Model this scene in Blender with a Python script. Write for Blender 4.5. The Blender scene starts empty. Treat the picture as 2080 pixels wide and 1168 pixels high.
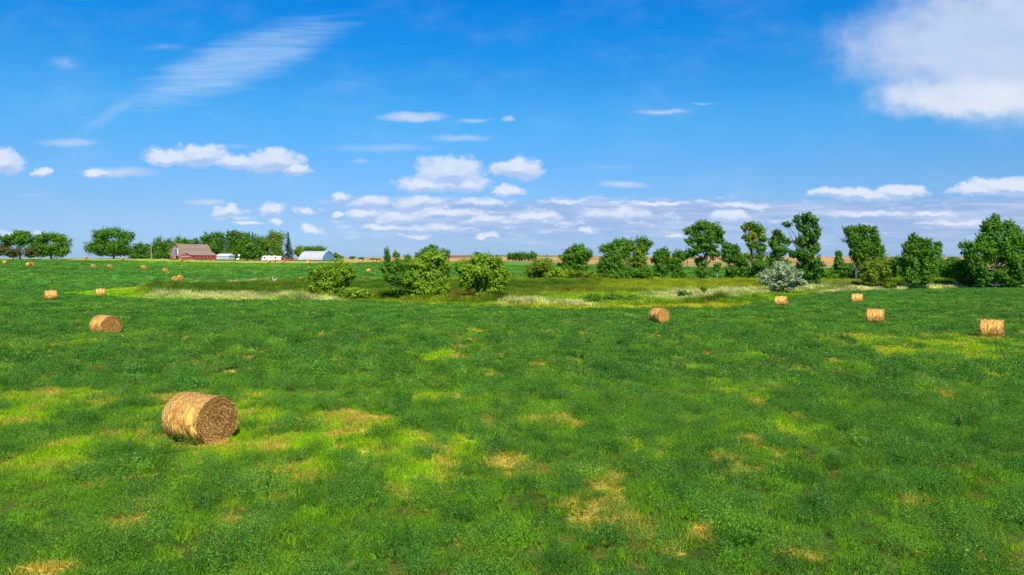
import bpy, math, random
import numpy as np
from mathutils import Vector, Matrix

# ------------------------------------------------------------------ camera, sky, sun, exposure
F = 1450.0                                    # focal length in photo pixels (2080 wide)
PITCH = math.radians(2.49)
S = bpy.context.scene
C = S.collection
cam = bpy.data.cameras.new('camera'); co = bpy.data.objects.new('camera', cam); C.objects.link(co)
cam.sensor_width = 36.0; cam.lens = 36.0 * F / 2080.0
cam.clip_start = 0.1; cam.clip_end = 60000
co.location = (0, 0, 0); co.rotation_euler = (math.pi / 2 - PITCH, 0, 0)
S.camera = co
S.view_settings.view_transform = 'Standard'; S.view_settings.look = 'None'
S.view_settings.exposure = 0.55; S.view_settings.gamma = 1.0; S.view_settings.use_curve_mapping = False
S.cycles.max_bounces = 6; S.cycles.diffuse_bounces = 3; S.cycles.transmission_bounces = 4
S.cycles.transparent_max_bounces = 6; S.cycles.glossy_bounces = 2
S.cycles.use_denoising = False
SUN_EL = math.radians(50); SUN_AZ = math.radians(12)   # azimuth from straight behind the camera, towards the right
sl = bpy.data.lights.new('sun', 'SUN'); so = bpy.data.objects.new('sun', sl); C.objects.link(so)
sl.energy = 4.6; sl.angle = math.radians(0.53); sl.color = (1.0, 0.93, 0.82)
sdir = Vector((math.sin(SUN_AZ) * math.cos(SUN_EL), -math.cos(SUN_AZ) * math.cos(SUN_EL), math.sin(SUN_EL)))
so.rotation_euler = sdir.to_track_quat('Z', 'Y').to_euler()
so.location = sdir * 100


class NT:
    """small helper to wire shader nodes"""
    def __init__(s, tree): s.t = tree; s.n = tree.nodes; s.l = tree.links
    def new(s, typ, **kw):
        n = s.n.new(typ)
        for k, v in kw.items(): setattr(n, k, v)
        return n
    def put(s, sock, v):
        if hasattr(v, 'is_output'): s.l.new(v, sock)
        elif v is not None: sock.default_value = v
    def m(s, op, a, b=None, c=None, clamp=False):
        n = s.new('ShaderNodeMath', operation=op, use_clamp=clamp)
        s.put(n.inputs[0], a)
        if b is not None: s.put(n.inputs[1], b)
        if c is not None: s.put(n.inputs[2], c)
        return n.outputs[0]
    def ss(s, x, a, b, lo=0.0, hi=1.0):
        n = s.new('ShaderNodeMapRange', interpolation_type='SMOOTHSTEP')
        s.put(n.inputs['Value'], x); s.put(n.inputs['From Min'], a); s.put(n.inputs['From Max'], b)
        s.put(n.inputs['To Min'], lo); s.put(n.inputs['To Max'], hi)
        return n.outputs[0]
    def noise(s, vec, scale, detail=4, rough=0.5, out=0, dist=0.0):
        n = s.new('ShaderNodeTexNoise'); s.put(n.inputs['Vector'], vec)
        n.inputs['Scale'].default_value = scale; n.inputs['Detail'].default_value = detail
        n.inputs['Roughness'].default_value = rough; n.inputs['Distortion'].default_value = dist
        return n.outputs[out]
    def mix(s, f, a, b, mode='MIX'):
        n = s.new('ShaderNodeMix', data_type='RGBA', blend_type=mode)
        s.put(n.inputs[0], f); s.put(n.inputs[6], a); s.put(n.inputs[7], b)
        return n.outputs[2]
    def xyz(s, x, y, z=0.0):
        n = s.new('ShaderNodeCombineXYZ'); s.put(n.inputs[0], x); s.put(n.inputs[1], y); s.put(n.inputs[2], z)
        return n.outputs[0]


def uv_of(px, py):
    a = (px - 1040) / F; b = (584 - py) / F
    y = math.cos(PITCH) + b * math.sin(PITCH); z = -math.sin(PITCH) + b * math.cos(PITCH)
    return a / y, z / y


def make_world():
    W = bpy.data.worlds.new('World'); S.world = W; W.use_nodes = True
    N = NT(W.node_tree); N.n.clear()
    out = N.new('ShaderNodeOutputWorld'); bg = N.new('ShaderNodeBackground')
    bg.inputs['Strength'].default_value = 0.07
    N.l.new(bg.outputs[0], out.inputs[0])
    sky = N.new('ShaderNodeTexSky', sky_type='NISHITA'); sky.sun_disc = False
    sky.sun_elevation = SUN_EL; sky.sun_rotation = math.pi - SUN_AZ
    sky.altitude = 400; sky.air_density = 1.0; sky.dust_density = 0.3; sky.ozone_density = 3.0
    tc = N.new('ShaderNodeTexCoord').outputs['Generated']
    sep = N.new('ShaderNodeSeparateXYZ'); N.l.new(tc, sep.inputs[0])
    x, y, z = sep.outputs
    yy = N.m('MAXIMUM', y, 0.05)
    u = N.m('DIVIDE', x, yy); v = N.m('DIVIDE', z, yy)
    front = N.ss(y, 0.1, 0.3)
    # sky colour: stretch the physical gradient towards the deep azure of the place
    sky2 = N.new('ShaderNodeSeparateColor'); N.l.new(sky.outputs[0], sky2.inputs[0])
    cr = N.new('ShaderNodeValToRGB'); N.l.new(N.m('MULTIPLY', z, 1 / 0.4, clamp=True), cr.inputs[0])
    stops = [(0.0, (.43, .69, 1.29)), (.06, (.50, .717, 1.12)), (.12, (.43, .84, 1.22)), (.18, (.31, .985, 1.36)), (.27, (.08, .93, 1.55)), (.36, (0.0, .87, 1.72))]
    while len(cr.color_ramp.elements) < len(stops): cr.color_ramp.elements.new(.5)
    for e, (p_, c_) in zip(cr.color_ramp.elements, stops): e.position = p_ / .4
    for e, (p_, c_) in zip(cr.color_ramp.elements, stops): e.color = (c_[0] / 2, c_[1] / 2, c_[2] / 2, 1)
    cs = N.new('ShaderNodeSeparateColor'); N.l.new(cr.outputs[0], cs.inputs[0])
    rr, gg, bb = [N.m('MULTIPLY', N.m('MULTIPLY', sky2.outputs[q], cs.outputs[q]), 2.0) for q in range(3)]
    cc = N.new('ShaderNodeCombineColor'); N.l.new(rr, cc.inputs[0]); N.l.new(gg, cc.inputs[1]); N.l.new(bb, cc.inputs[2])
    col = cc.outputs[0]
    P = N.xyz(u, v)
    wn = N.new('ShaderNodeTexNoise'); N.l.new(P, wn.inputs['Vector'])
    wn.inputs['Scale'].default_value = 22; wn.inputs['Detail'].default_value = 5; wn.inputs['Roughness'].default_value = 0.6
    wsep = N.new('ShaderNodeSeparateColor'); N.l.new(wn.outputs['Color'], wsep.inputs[0])
    w1 = N.m('SUBTRACT', wsep.outputs[0], 0.5); w2 = N.m('SUBTRACT', wsep.outputs[1], 0.5)

    def ell(uu, vv, px, py, rx, ry, k=1.0, bottom=1.0, rot=0.0):
        cu, cv = uv_of(px, py)
        du = N.m('SUBTRACT', uu, cu); dv = N.m('SUBTRACT', vv, cv)
        if rot:
            c_, s_ = math.cos(rot), math.sin(rot)
            a = N.m('ADD', N.m('MULTIPLY', du, c_), N.m('MULTIPLY', dv, s_))
            b = N.m('SUBTRACT', N.m('MULTIPLY', dv, c_), N.m('MULTIPLY', du, s_))
            du, dv = a, b
        du = N.m('MULTIPLY', du, F / rx); dv = N.m('MULTIPLY', dv, F / ry)
        if bottom != 1.0: dv = N.m('MAXIMUM', dv, N.m('MULTIPLY', dv, -bottom))
        r = N.m('SQRT', N.m('ADD', N.m('MULTIPLY', du, du), N.m('MULTIPLY', dv, dv)))
        return N.m('MULTIPLY', N.m('SUBTRACT', 1.0, r, clamp=True), k)

    def field(uu, vv, lst, **kw):
        f = None
        for c in lst:
            e = ell(uu, vv, *c[:4], k=(c[4] if len(c) > 4 else 1.0), **kw)
            f = e if f is None else N.m('MAXIMUM', f, e)
        return f

    # high thin veil on the right
    # ---- thin wisps
    Ps = N.xyz(N.m('MULTIPLY', u, 1.0), N.m('MULTIPLY', v, 4.5))
    ns = N.noise(Ps, 9, 5, 0.6)
    stri = N.noise(N.xyz(N.m('ADD', N.m('MULTIPLY', u, 5.0), N.m('MULTIPLY', v, 3)), N.m('MULTIPLY', v, 60.0)), 2.2, 5, 0.62, dist=0.3)
    st = ell(N.m('ADD', u, N.m('MULTIPLY', w1, 0.03)), N.m('ADD', v, N.m('MULTIPLY', w2, 0.012)), 480, 128, 285, 64, 1.0, 1.0, math.radians(20))
    st2 = ell(u, N.m('ADD', v, N.m('MULTIPLY', w2, 0.02)), 235, 225, 120, 18, .6, 1.0, math.radians(32))
    stm = N.m('MULTIPLY', N.ss(N.m('ADD', st, N.m('MULTIPLY', N.m('SUBTRACT', stri, .5), .45)), 0.0, 0.75), N.ss(stri, 0.25, 0.75, 0.26, 0.50))
    stm = N.m('MAXIMUM', stm, N.m('MULTIPLY', N.ss(st2, 0, .6), .22))
    col = N.mix(N.m('MULTIPLY', stm, front), col, (5.6, 7.4, 9.4, 1))
    wl = [(840, 237, 95, 14, 1.3), (960, 244, 60, 7, .8), (1340, 227, 85, 9, .9), (1430, 210, 50, 5, .5), (140, 289, 95, 14, .7), (930, 280, 110, 13, .6),
          (780, 300, 190, 16, .55), (1030, 243, 18, 10, .9), (240, 350, 110, 16, 1.0), (1265, 376, 75, 10, 1.0), (480, 298, 80, 10, .4), (130, 130, 60, 28, .45), (330, 97, 90, 12, .4), (1250, 340, 190, 12, .35),
          (735, 326, 30, 9, .7), (420, 411, 60, 9, 1.0), (60, 395, 80, 9, .5), (30, 470, 60, 10, .6)]
    wf = field(N.m('ADD', u, N.m('MULTIPLY', w1, 0.03)), N.m('ADD', v, N.m('MULTIPLY', w2, 0.012)), wl)
    wa = N.m('MULTIPLY', N.ss(N.m('ADD', wf, N.m('MULTIPLY', N.m('SUBTRACT', ns, 0.5), 0.9)), 0.0, 1.1), 0.8)
    wa = N.m('MULTIPLY', wa, N.ss(wf, 0.0, 0.45))
    col = N.mix(N.m('MULTIPLY', wa, front), col, (6.0, 7.0, 8.8, 1))
    # ---- stratus layer towards the horizon
    edge = N.noise(N.xyz(N.m('MULTIPLY', u, 3.0), 0.3), 1.6, 2)
    vtop = N.m('ADD', 0.080, N.m('MULTIPLY', N.m('SUBTRACT', edge, .5), 0.02))
    band = N.ss(N.m('SUBTRACT', vtop, v), -0.002, 0.006)
    right = N.ss(u, -0.34, -0.05)
    lay = N.noise(N.xyz(u, N.m('MULTIPLY', v, 14.0)), 5.5, 6, 0.6)
    la = N.m('MULTIPLY', N.m('MULTIPLY', band, right), N.ss(lay, 0.30, 0.62, 0.42, 0.85))
    la = N.m('MULTIPLY', la, N.ss(v, 0.0, 0.05, 0.45, 1.0))
    lc = N.mix(N.ss(lay, 0.42, 0.66), (3.2, 4.4, 7.2, 1), (5.3, 6.2, 8.6, 1))
    col = N.mix(N.m('MULTIPLY', la, front), col, lc)
    # ---- cumulus
    cl = [(345, 322, 70, 18, .95), (410, 318, 60, 25, 1.2), (480, 330, 60, 18, 1.1), (555, 330, 75, 26, 1.25), (600, 345, 36, 16, 1.0),
          (915, 352, 85, 36, 1.3), (870, 374, 85, 20, 1.15), (950, 374, 52, 22, 1.1), (1050, 345, 62, 25, 1.25), (1028, 390, 38, 12, 1.1),
          (8, 330, 46, 24, 1.2), (88, 350, 33, 11, 1.0), (195, 350, 40, 9, .8), (463, 432, 46, 17, 1.2), (470, 445, 60, 8, .8), (557, 431, 42, 17, 1.1), (620, 433, 25, 8, .9), (700, 398, 28, 11, 1.1),
          (735, 436, 48, 13, 1.0), (805, 441, 62, 18, 1.15), (680, 435, 20, 9, 1.0), (760, 412, 62, 14, .95), (860, 412, 95, 17, 1.0), (980, 412, 70, 12, .95), (905, 436, 90, 11, .9), (985, 448, 65, 12, 1.0), (1088, 443, 62, 14, 1.15),
          (790, 460, 75, 9, .9), (890, 462, 80, 9, .8), (990, 480, 30, 7, .8), (845, 476, 40, 7, .8), (1190, 466, 18, 7, 1.0), (1250, 438, 95, 16, 1.05), (1340, 411, 90, 6, 1.0), (1480, 437, 46, 12, 1.2), (1150, 408, 80, 9, .8),
          (1690, 393, 60, 12, 1.1), (1760, 397, 110, 13, 1.2), (1830, 390, 70, 15, 1.2), (2000, 388, 90, 14, 1.2), (2060, 382, 110, 19, 1.3),
          (1500, 415, 90, 8, .8), (1760, 434, 120, 8, .7), (1950, 455, 120, 8, .7), (1900, 436, 60, 7, .7), (1380, 480, 30, 6, .8), (632, 470, 30, 11, 1.1), (500, 455, 40, 5, .7), (20, 472, 40, 8, .7), (90, 474, 18, 6, .8), (560, 452, 30, 6, .7)]
    cl = [(a_, b_ + 1, c_ * 1.12, d_ * 1.5, e_ * (.82 + .3 * random.Random(a_).random()) * (1 if b_ < 398 or a_ > 1600 else .84)) for a_, b_, c_, d_, e_ in cl]
    f1 = field(N.m('ADD', u, N.m('MULTIPLY', w1, 0.06)), N.m('ADD', v, N.m('MULTIPLY', w2, 0.028)), cl, bottom=1.5)
    vd = N.m('ADD', v, 0.0045)
    f2 = field(N.m('ADD', u, N.m('MULTIPLY', w1, 0.06)), N.m('ADD', vd, N.m('MULTIPLY', w2, 0.028)), cl, bottom=1.5)
    fn = N.noise(N.xyz(u, N.m('MULTIPLY', v, 1.7)), 62, 7, 0.62)
    ff = N.m('ADD', f1, N.m('MULTIPLY', N.m('SUBTRACT', fn, 0.5), 0.75))
    ca = N.m('MULTIPLY', N.ss(ff, 0.06, 0.52), N.ss(f1, 0.0, 0.25))
    shade = N.m('SUBTRACT', f1, f2)
    shade = N.m('ADD', shade, N.m('MULTIPLY', N.m('SUBTRACT', fn, .5), .35))
    cc3 = N.mix(N.ss(shade, -0.22, 0.26), (4.3, 5.8, 8.6, 1), (7.9, 8.4, 9.5, 1))
    col = N.mix(N.m('MULTIPLY', N.m('MULTIPLY', ca, front), 0.86), col, cc3)
    # ---- broken flat stratocumulus low over the middle of the view
    sn = N.noise(N.xyz(N.m('ADD', u, 3.1), N.m('MULTIPLY', v, 3.6)), 26, 7, 0.62)
    sreg = N.m('MULTIPLY', N.m('MULTIPLY', N.ss(u, -0.32, -0.2), N.ss(u, 0.75, 0.25, 0.45, 1.0)), N.m('MULTIPLY', N.ss(v, 0.018, 0.04), N.ss(v, 0.092, 0.072)))
    sa = N.m('MULTIPLY', N.ss(sn, 0.47, 0.68), sreg)
    col = N.mix(N.m('MULTIPLY', N.m('MULTIPLY', sa, front), 0.8), col, N.mix(N.ss(sn, .5, .72), (4.8, 6.1, 8.7, 1), (7.6, 8.3, 9.6, 1)))
    # ---- big soft cloud upper right
    wb = N.noise(N.xyz(u, N.m('MULTIPLY', v, 2.2)), 7, 6, 0.6)
    ub = N.m('ADD', u, N.m('MULTIPLY', w1, 0.10)); vb = N.m('ADD', v, N.m('MULTIPLY', w2, 0.05))
    b1 = ell(ub, vb, 2060, 95, 400, 165, 1.0, 0.95)
    b2 = ell(ub, vb, 1960, 190, 230, 62, 1.0, 1.0)
    b3 = ell(ub, vb, 2150, 150, 350, 120, 1.2, 1.0)
    bf = N.m('MAXIMUM', N.m('MAXIMUM', b1, b2), b3)
    bf = N.m('ADD', bf, N.m('MULTIPLY', N.m('SUBTRACT', wb, 0.5), 0.5))
    ba = N.m('MULTIPLY', N.ss(bf, -0.04, 0.60), N.ss(wb, 0.25, 0.6, 0.80, 0.95))
    lowg = ell(u, N.m('ADD', v, N.m('MULTIPLY', w2, 0.03)), 2020, 200, 330, 55, 1.0)
    bc = N.mix(N.m('ADD', N.m('MULTIPLY', N.ss(lowg, 0.0, 0.8), 0.9), N.m('MULTIPLY', N.m('SUBTRACT', wb, .5), .7), clamp=True), (5.6, 6.6, 8.7, 1), (7.9, 8.4, 9.3, 1))
    col = N.mix(N.m('MULTIPLY', ba, front), col, bc)
    N.l.new(col, bg.inputs['Color'])


make_world()

# ------------------------------------------------------------------ numpy tools
RNG = np.random.default_rng(7)


def lin(r, g, b):
    f = lambda c: (c / 255 / 12.92) if c <= 10 else ((c / 255 + 0.055) / 1.055) ** 2.4
    return np.array([f(r), f(g), f(b)])


def vnoise(x, y, seed=0):
    xi = np.floor(x).astype(np.int64); yi = np.floor(y).astype(np.int64)
    fx = x - xi; fy = y - yi
    fx = fx * fx * (3 - 2 * fx); fy = fy * fy * (3 - 2 * fy)
    def h(a, b):
        n = (a * 374761393 + b * 668265263 + seed * 1442695041) & 0x7fffffff
        n = ((n ^ (n >> 13)) * 1274126177) & 0x7fffffff
        n = (n ^ (n >> 16)) & 0xffff
        return n / 65535.0
    return (h(xi, yi) * (1 - fx) + h(xi + 1, yi) * fx) * (1 - fy) + (h(xi, yi + 1) * (1 - fx) + h(xi + 1, yi + 1) * fx) * fy


def fbm(x, y, s, seed=0, o=4, r=0.55):
    t = 0; a = 1; n = 0
    for k in range(o):
        t = t + a * vnoise(x / s + 17.3 * k, y / s - 9.1 * k, seed + k * 31); n += a
        a *= r; s *= 0.5
    return t / n


def sm(x, a, b):
    t = np.clip((x - a) / (b - a), 0, 1)
    return t * t * (3 - 2 * t)


# ------------------------------------------------------------------ terrain heights (camera height is 0)
TPX = [-400, 0, 250, 500, 750, 1000, 1250, 1500, 1750, 2080, 2500]
TAB = {
    2:    [-5.9] * 8 + [-6.0, -6.1, -6.1],
    25:   [-5.9] * 7 + [-6.0, -6.1, -6.2, -6.2],
    40:   [-6.0, -6.0, -6.0, -6.0, -6.0, -6.1, -6.2, -6.3, -6.45, -6.5, -6.5],
    60:   [-6.1, -6.1, -6.1, -6.1, -6.2, -6.4, -6.5, -6.6, -6.75, -6.75, -6.7],
    75:   [-6.3, -6.3, -6.4, -6.4, -6.5, -6.7, -6.95, -7.0, -7.0, -6.9, -6.8],
    105:  [-6.7, -6.7, -7.0, -6.9, -7.2, -7.55, -7.8, -7.6, -7.25, -7.1, -7.0],
    120:  [-6.9, -6.9, -7.4, -7.55, -7.85, -8.2, -8.3, -8.0, -7.5, -7.2, -7.0],
    150:  [-7.2, -7.2, -7.9, -8.4, -8.6, -8.7, -8.7, -8.4, -7.75, -7.2, -7.0],
    200:  [-6.8, -6.8, -7.6, -8.4, -8.5, -8.6, -8.6, -8.4, -8.0, -7.4, -7.2],
    235:  [-5.8, -5.8, -6.6, -7.6, -8.0, -8.2, -8.3, -8.3, -8.2, -7.4, -7.2],
    260:  [-4.9, -4.9, -5.8, -6.6, -7.3, -7.8, -7.9, -8.0, -8.1, -7.5, -7.3],
    320:  [-3.7, -3.7, -4.4, -5.2, -6.2, -6.8, -7.0, -7.0, -7.5, -7.5, -7.3],
    400:  [-2.4, -2.4, -2.9, -3.9, -4.8, -5.8, -6.2, -6.6, -7.0, -7.0, -7.0],
    480:  [-1.2, -1.2, -0.7, -2.8, -3.0, -5.8, -6.0, -6.6, -7.0, -7.0, -7.0],
    600:  [-2.5, -2.5, -2.5, -3.0, -2.5, -6.3, -6.5, -6.8, -7.2, -7.2, -7.0],
    1000: [-8, -8, -8, -5, -4.2, -6.5, -5.8, -4.6, -5.0, -5.0, -5.0],
    2000: [-10, -10, -10, -8, -3.0, 7.5, 1.0, 1.0, 0.0, 0.0, 0.0],
    4000: [-18] * 11,
    25000: [-60] * 11,
}
_Y = np.array(sorted(TAB)); _L = np.log(_Y)
_gu = np.linspace(-400, 2500, 291); _gl = np.linspace(_L[0], _L[-1], 700)
_tab = np.array([np.interp(_gu, TPX, TAB[k]) for k in _Y])
_G = np.array([np.interp(_gl, _L, _tab[:, i]) for i in range(len(_gu))])


def _blur(A, n, ax):
    k = np.exp(-0.5 * (np.arange(-3 * n, 3 * n + 1) / n) ** 2); k /= k.sum()
    P = np.concatenate([np.repeat(np.take(A, [0], ax), 3 * n, ax), A, np.repeat(np.take(A, [-1], ax), 3 * n, ax)], ax)
    return np.apply_along_axis(lambda r: np.convolve(r, k, 'valid'), ax, P)


_G = _blur(_blur(_G, 7, 0), 4, 1)


def polar(x, y):
    th = np.arctan2(x, y); r = np.hypot(x, y)
    tc = np.clip(th, -0.80, 0.80)
    return 1040 + F * np.tan(tc), np.maximum(r * np.cos(tc), 2.01)


def H(x, y):
    x = np.asarray(x, float); y = np.asarray(y, float)
    px, Y = polar(x, y)
    iu = np.clip((px - _gu[0]) / (_gu[1] - _gu[0]), 0, len(_gu) - 1.001)
    il = np.clip((np.log(Y) - _gl[0]) / (_gl[1] - _gl[0]), 0, len(_gl) - 1.001)
    a = iu.astype(int); b = il.astype(int); fu = iu - a; fl = il - b
    z = (_G[a, b] * (1 - fu) + _G[a + 1, b] * fu) * (1 - fl) + (_G[a, b + 1] * (1 - fu) + _G[a + 1, b + 1] * fu) * fl
    return z + (fbm(x, y, 9, 3, 3) - .5) * 0.25 * sm(Y, 5, 20) * (1 - sm(Y, 150, 300))


def ray(px, py, Y):
    u, v = uv_of(px, py)
    return np.array([u * Y, Y, v * Y])


def hit(px, py):
    """where the line of sight through a photo pixel meets the terrain"""
    u, v = uv_of(px, py)
    Ys = np.exp(np.linspace(math.log(8), math.log(3000), 3000))
    g = v * Ys - H(u * Ys, Ys)
    k = np.where(g < 0)[0]
    Y = Ys[k[0]] if len(k) else 600.0
    return u * Y, Y


# ------------------------------------------------------------------ zones and colours of the ground
E1X = [-500, 100, 130, 200, 300, 500, 750, 900, 1000, 1250, 1480, 1560, 1650, 1750, 2080, 2600]
E1Y = [150, 150, 143, 132, 122, 121, 122, 112, 106, 105, 106, 124, 150, 162, 170, 175]
E2Y = [150, 150, 147, 160, 180, 212, 224, 232, 236, 238, 238, 238, 236, 232, 215, 205]

PATCH = {'lime': [(60, 850, 90, 45), (160, 825, 80, 30), (110, 930, 120, 40), (620, 900, 80, 35), (760, 885, 120, 45), (700, 855, 70, 16), (850, 935, 100, 35), (650, 955, 80, 30),
                  (820, 990, 50, 20), (930, 905, 45, 25), (520, 1010, 70, 25), (1850, 700, 110, 20), (1960, 690, 90, 12), (2000, 730, 60, 10), (1740, 688, 40, 7), (1830, 712, 80, 14), (1930, 705, 120, 12), (1640, 760, 20, 12), (2060, 700, 40, 10), (280, 860, 40, 40),
                  (420, 925, 60, 18), (240, 900, 70, 25), (1100, 860, 60, 14), (1250, 900, 40, 10), (560, 860, 40, 16), (2060, 770, 60, 8)],
         'dry': [(1100, 848, 55, 9), (1000, 855, 35, 14), (1160, 862, 25, 9), (1840, 800, 32, 9), (1950, 806, 45, 6), (2060, 812, 40, 8), (1610, 742, 14, 9), (1692, 738, 18, 7), (1540, 908, 42, 15),
                 (1470, 942, 26, 18), (905, 945, 30, 20), (790, 995, 22, 9), (840, 1003, 25, 10), (690, 842, 60, 7), (285, 812, 55, 9), (250, 1052, 32, 28), (850, 880, 35, 8), (1100, 735, 20, 4),
                 (560, 915, 25, 10), (1990, 1140, 60, 26), (1650, 1130, 50, 18), (1380, 1115, 40, 16), (980, 1110, 30, 10), (100, 1160, 50, 10), (760, 850, 60, 10), (1545, 820, 22, 6), (350, 805, 40, 8),
                 (1440, 1080, 30, 14), (1840, 1020, 30, 12), (440, 905, 40, 9), (340, 893, 26, 8), (700, 880, 50, 14), (1700, 900, 30, 8), (1760, 870, 26, 6), (480, 1060, 26, 10), (1400, 860, 24, 5)],
         'soil': [(615, 926, 20, 6), (1085, 1110, 40, 22), (1145, 1098, 22, 18), (720, 1148, 18, 18), (1290, 1160, 30, 8), (995, 862, 10, 6), (1820, 1155, 30, 10)]}
_PW = {}
for _k, _v in PATCH.items():
    _PW[_k] = []
    for (px, py, rx, ry) in _v:
        hx, hy = hit(px, py); _, h2 = hit(px, py - ry); _, h1 = hit(px, py + ry)
        _PW[_k].append((hx, hy, rx * hy / F, max((h2 - h1) / 2, 0.4)))


def patch(kind, x, y):
    wx = (fbm(x, y, 2.2, 51, 5, .7) - .5) * 3.6; wy = (fbm(x, y, 2.2, 77, 5, .7) - .5) * 3.6
    m = np.zeros_like(x)
    for (cx, cy, rx, ry) in _PW[kind]:
        d = np.hypot((x + wx * min(1, rx) - cx) / rx, (y + wy * min(1, ry) - cy) / ry)
        m = np.maximum(m, 1 - sm(d, 0.45, 1.15))
    return m


def near_masks(x, y):
    px, Y = polar(x, y)
    n1 = fbm(x, y, 5.0, 11, 4); n2 = fbm(x, y, 1.6, 23, 3)
    lime = patch('lime', x, y); dry = patch('dry', x, y); soil = patch('soil', x, y)
    lime = np.clip(lime * (0.55 + 1.4 * sm(n2, 0.34, 0.52)) * (.75 + .5 * sm(fbm(x, y, .7, 29, 2), .35, .6)) + 0.8 * sm(n1 + .25 * (n2 - .5), 0.66, 0.76) * (1 - sm(Y, 40, 90)), 0, 1)
    n3 = fbm(x, y, 2.6, 41, 4)
    dry = np.clip(dry * (0.4 + sm(n2, 0.3, 0.55)) + 0.9 * sm(n3 + .2 * (n2 - .5), 0.74, 0.82) * (1 - sm(Y, 25, 60)), 0, 1)
    n4 = fbm(x, y * 1.6, 1.1, 47, 3)
    dry = np.maximum(dry, lime * sm(n4, .60, .70) * .7 * (1 - .6 * sm(Y, 30, 50)))
    return lime, dry, soil * .6


# display colours turned into albedos (K scales the photo's look to reflectance under this light)
K = 1.15
ALF = lin(78, 128, 20) * K * 1.05; ALF2 = lin(58, 110, 22) * K; ALF3 = lin(104, 148, 22) * K * 1.05
LIME = lin(138, 174, 12) * K; DRY = lin(204, 178, 74) * .95; SOIL = lin(170, 140, 92) * .7
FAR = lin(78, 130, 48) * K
TANR = lin(206, 202, 128) * .92; CAT = lin(70, 104, 16) * 1.05; CATB = lin(132, 96, 26) * 1.15; GOLD = lin(142, 154, 22) * 1.0
YEL = lin(196, 190, 34) * .88; LIMEG = lin(132, 184, 16) * .92; FORB = lin(132, 164, 28) * 1.0
WHEAT = lin(208, 164, 104) * .72; PLOW = lin(150, 106, 84) * .75; FGREEN = lin(120, 140, 70) * .8; STRAW = lin(196, 186, 96) * .72


def lerp(a, b, m): return a + (b - a) * m[..., None]


def marsh(x, y):
    px, Y = polar(x, y)
    wob = (fbm(x, y, 14, 91, 3) - .5) * 12 * (1 - np.exp(-Y / 200)) * 1.2
    e1 = np.interp(px, E1X, E1Y) + wob * .25; e2 = np.interp(px, E1X, E2Y) + wob
    inside = (Y > e1) & (Y < e2) & (px > 120)
    t = (Y - e1) / np.maximum(e2 - e1, 1)
    return px, Y, inside, t


def marsh_col(x, y):
    """colour and height of the vegetation in the wet hollow"""
    px, Y, inside, t = marsh(x, y)
    n = fbm(x, y, 10, 5, 4); n2 = fbm(x * 0.35, y, 6, 15, 4); pn = px + (n - .5) * 160; tn = t + (n2 - .5) * 0.14
    c = np.broadcast_to(CAT, px.shape + (3,)).copy()
    h = np.full(px.shape, 1.5)
    c = lerp(c, GOLD, sm(n2, .50, .7) * .5)
    c = lerp(c, CATB, sm(n2, .40, .6) * sm(pn, 760, 900) * (1 - sm(pn, 1300, 1380)) * sm(tn, .12, .2) * (1 - sm(tn, .34, .48)) * .9)
    g = sm(pn, 1120, 1300) * sm(tn, .35, .5)
    g = np.maximum(g, sm(tn, .82, .92) * sm(pn, 560, 700) * .7)
    c = lerp(c, GOLD, g); h = h * (1 - g * .3)
    m = sm(pn, 1020, 1100) * (1 - sm(pn, 1360, 1420)) * (1 - sm(tn, .30, .45))
    c = lerp(c, FORB, m); h = h * (1 - m * .4)
    m = sm(pn, 1300, 1380) * (1 - sm(pn, 1640, 1760)) * sm(tn, .14, .2) * (1 - sm(tn, .34, .42))
    c = lerp(c, TANR, m * .9)
    m = sm(pn, 1350, 1450) * (1 - sm(tn, .05, .12)) * sm(n, .35, .6) * (1 - sm(pn, 1600, 1640))
    c = lerp(c, YEL, m); h = h * (1 - m * .5)
    m = sm(pn, 1440, 1520) * (1 - sm(pn, 1680, 1720)) * (1 - sm(tn, .16, .30))
    c = lerp(c, lerp(np.broadcast_to(LIMEG * .8, c.shape), GOLD * 1.1, sm(n, .4, .6)), m * .85); h = h * (1 - m * .7)
    m = sm(pn, 1640, 1700) * (1 - sm(tn, .08, .16))
    c = lerp(c, TANR, m); h = h * (1 - m * .4)
    m = sm(pn, 960, 1040) * (1 - sm(pn, 1420, 1520)) * (1 - sm(tn, .035, .06))
    c = lerp(c, lerp(np.broadcast_to(GOLD, c.shape), YEL, n), m); h = h * (1 - m * .6)
    m = sm(pn, 1000, 1040) * (1 - sm(pn, 1170, 1220)) * sm(tn, .05, .07) * (1 - sm(tn, .10, .13))
    c = lerp(c, TANR, m)
    m = sm(pn, 700, 760) * (1 - sm(pn, 960, 1010)) * (1 - sm(tn, .02, .04)) * sm(n, .45, .6)
    c = lerp(c, TANR * .7 + GOLD * .3, m * .8); h = h * (1 - m * .5)
    m = sm(px, 600, 640) * (1 - sm(px, 1010, 1050)) * (1 - sm(t, .07, .12))
    h = h * (1 - m * .72); c = lerp(c, GOLD * .8 + FORB * .3, m * .5)
    m = sm(pn, 260, 300) * (1 - sm(pn, 660, 740)) * (1 - sm(tn, .12, .20)) * (.35 + .65 * sm(n, .38, .58))
    c = lerp(c, TANR, m * .92); h = h * (1 - m * .2)
    m = sm(pn, 280, 320) * (1 - sm(pn, 740, 800)) * sm(tn, .80, .88) * sm(n2, .3, .5)
    c = lerp(c, TANR * .8 + GOLD * .2, m * .85); h = h * (1 - m * .3)
    m = (1 - sm(px + (n - .5) * 60, 285, 330)) + (1 - sm(px, 560, 620)) * (1 - sm(t, .015, .05)) * .7
    m = np.clip(m, 0, 1)
    c = lerp(c, lerp(np.broadcast_to(LIMEG, c.shape), YEL, sm(n, .5, .7) * .5), m); h = h * (1 - m) + .3 * m
    return c, h, inside


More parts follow.
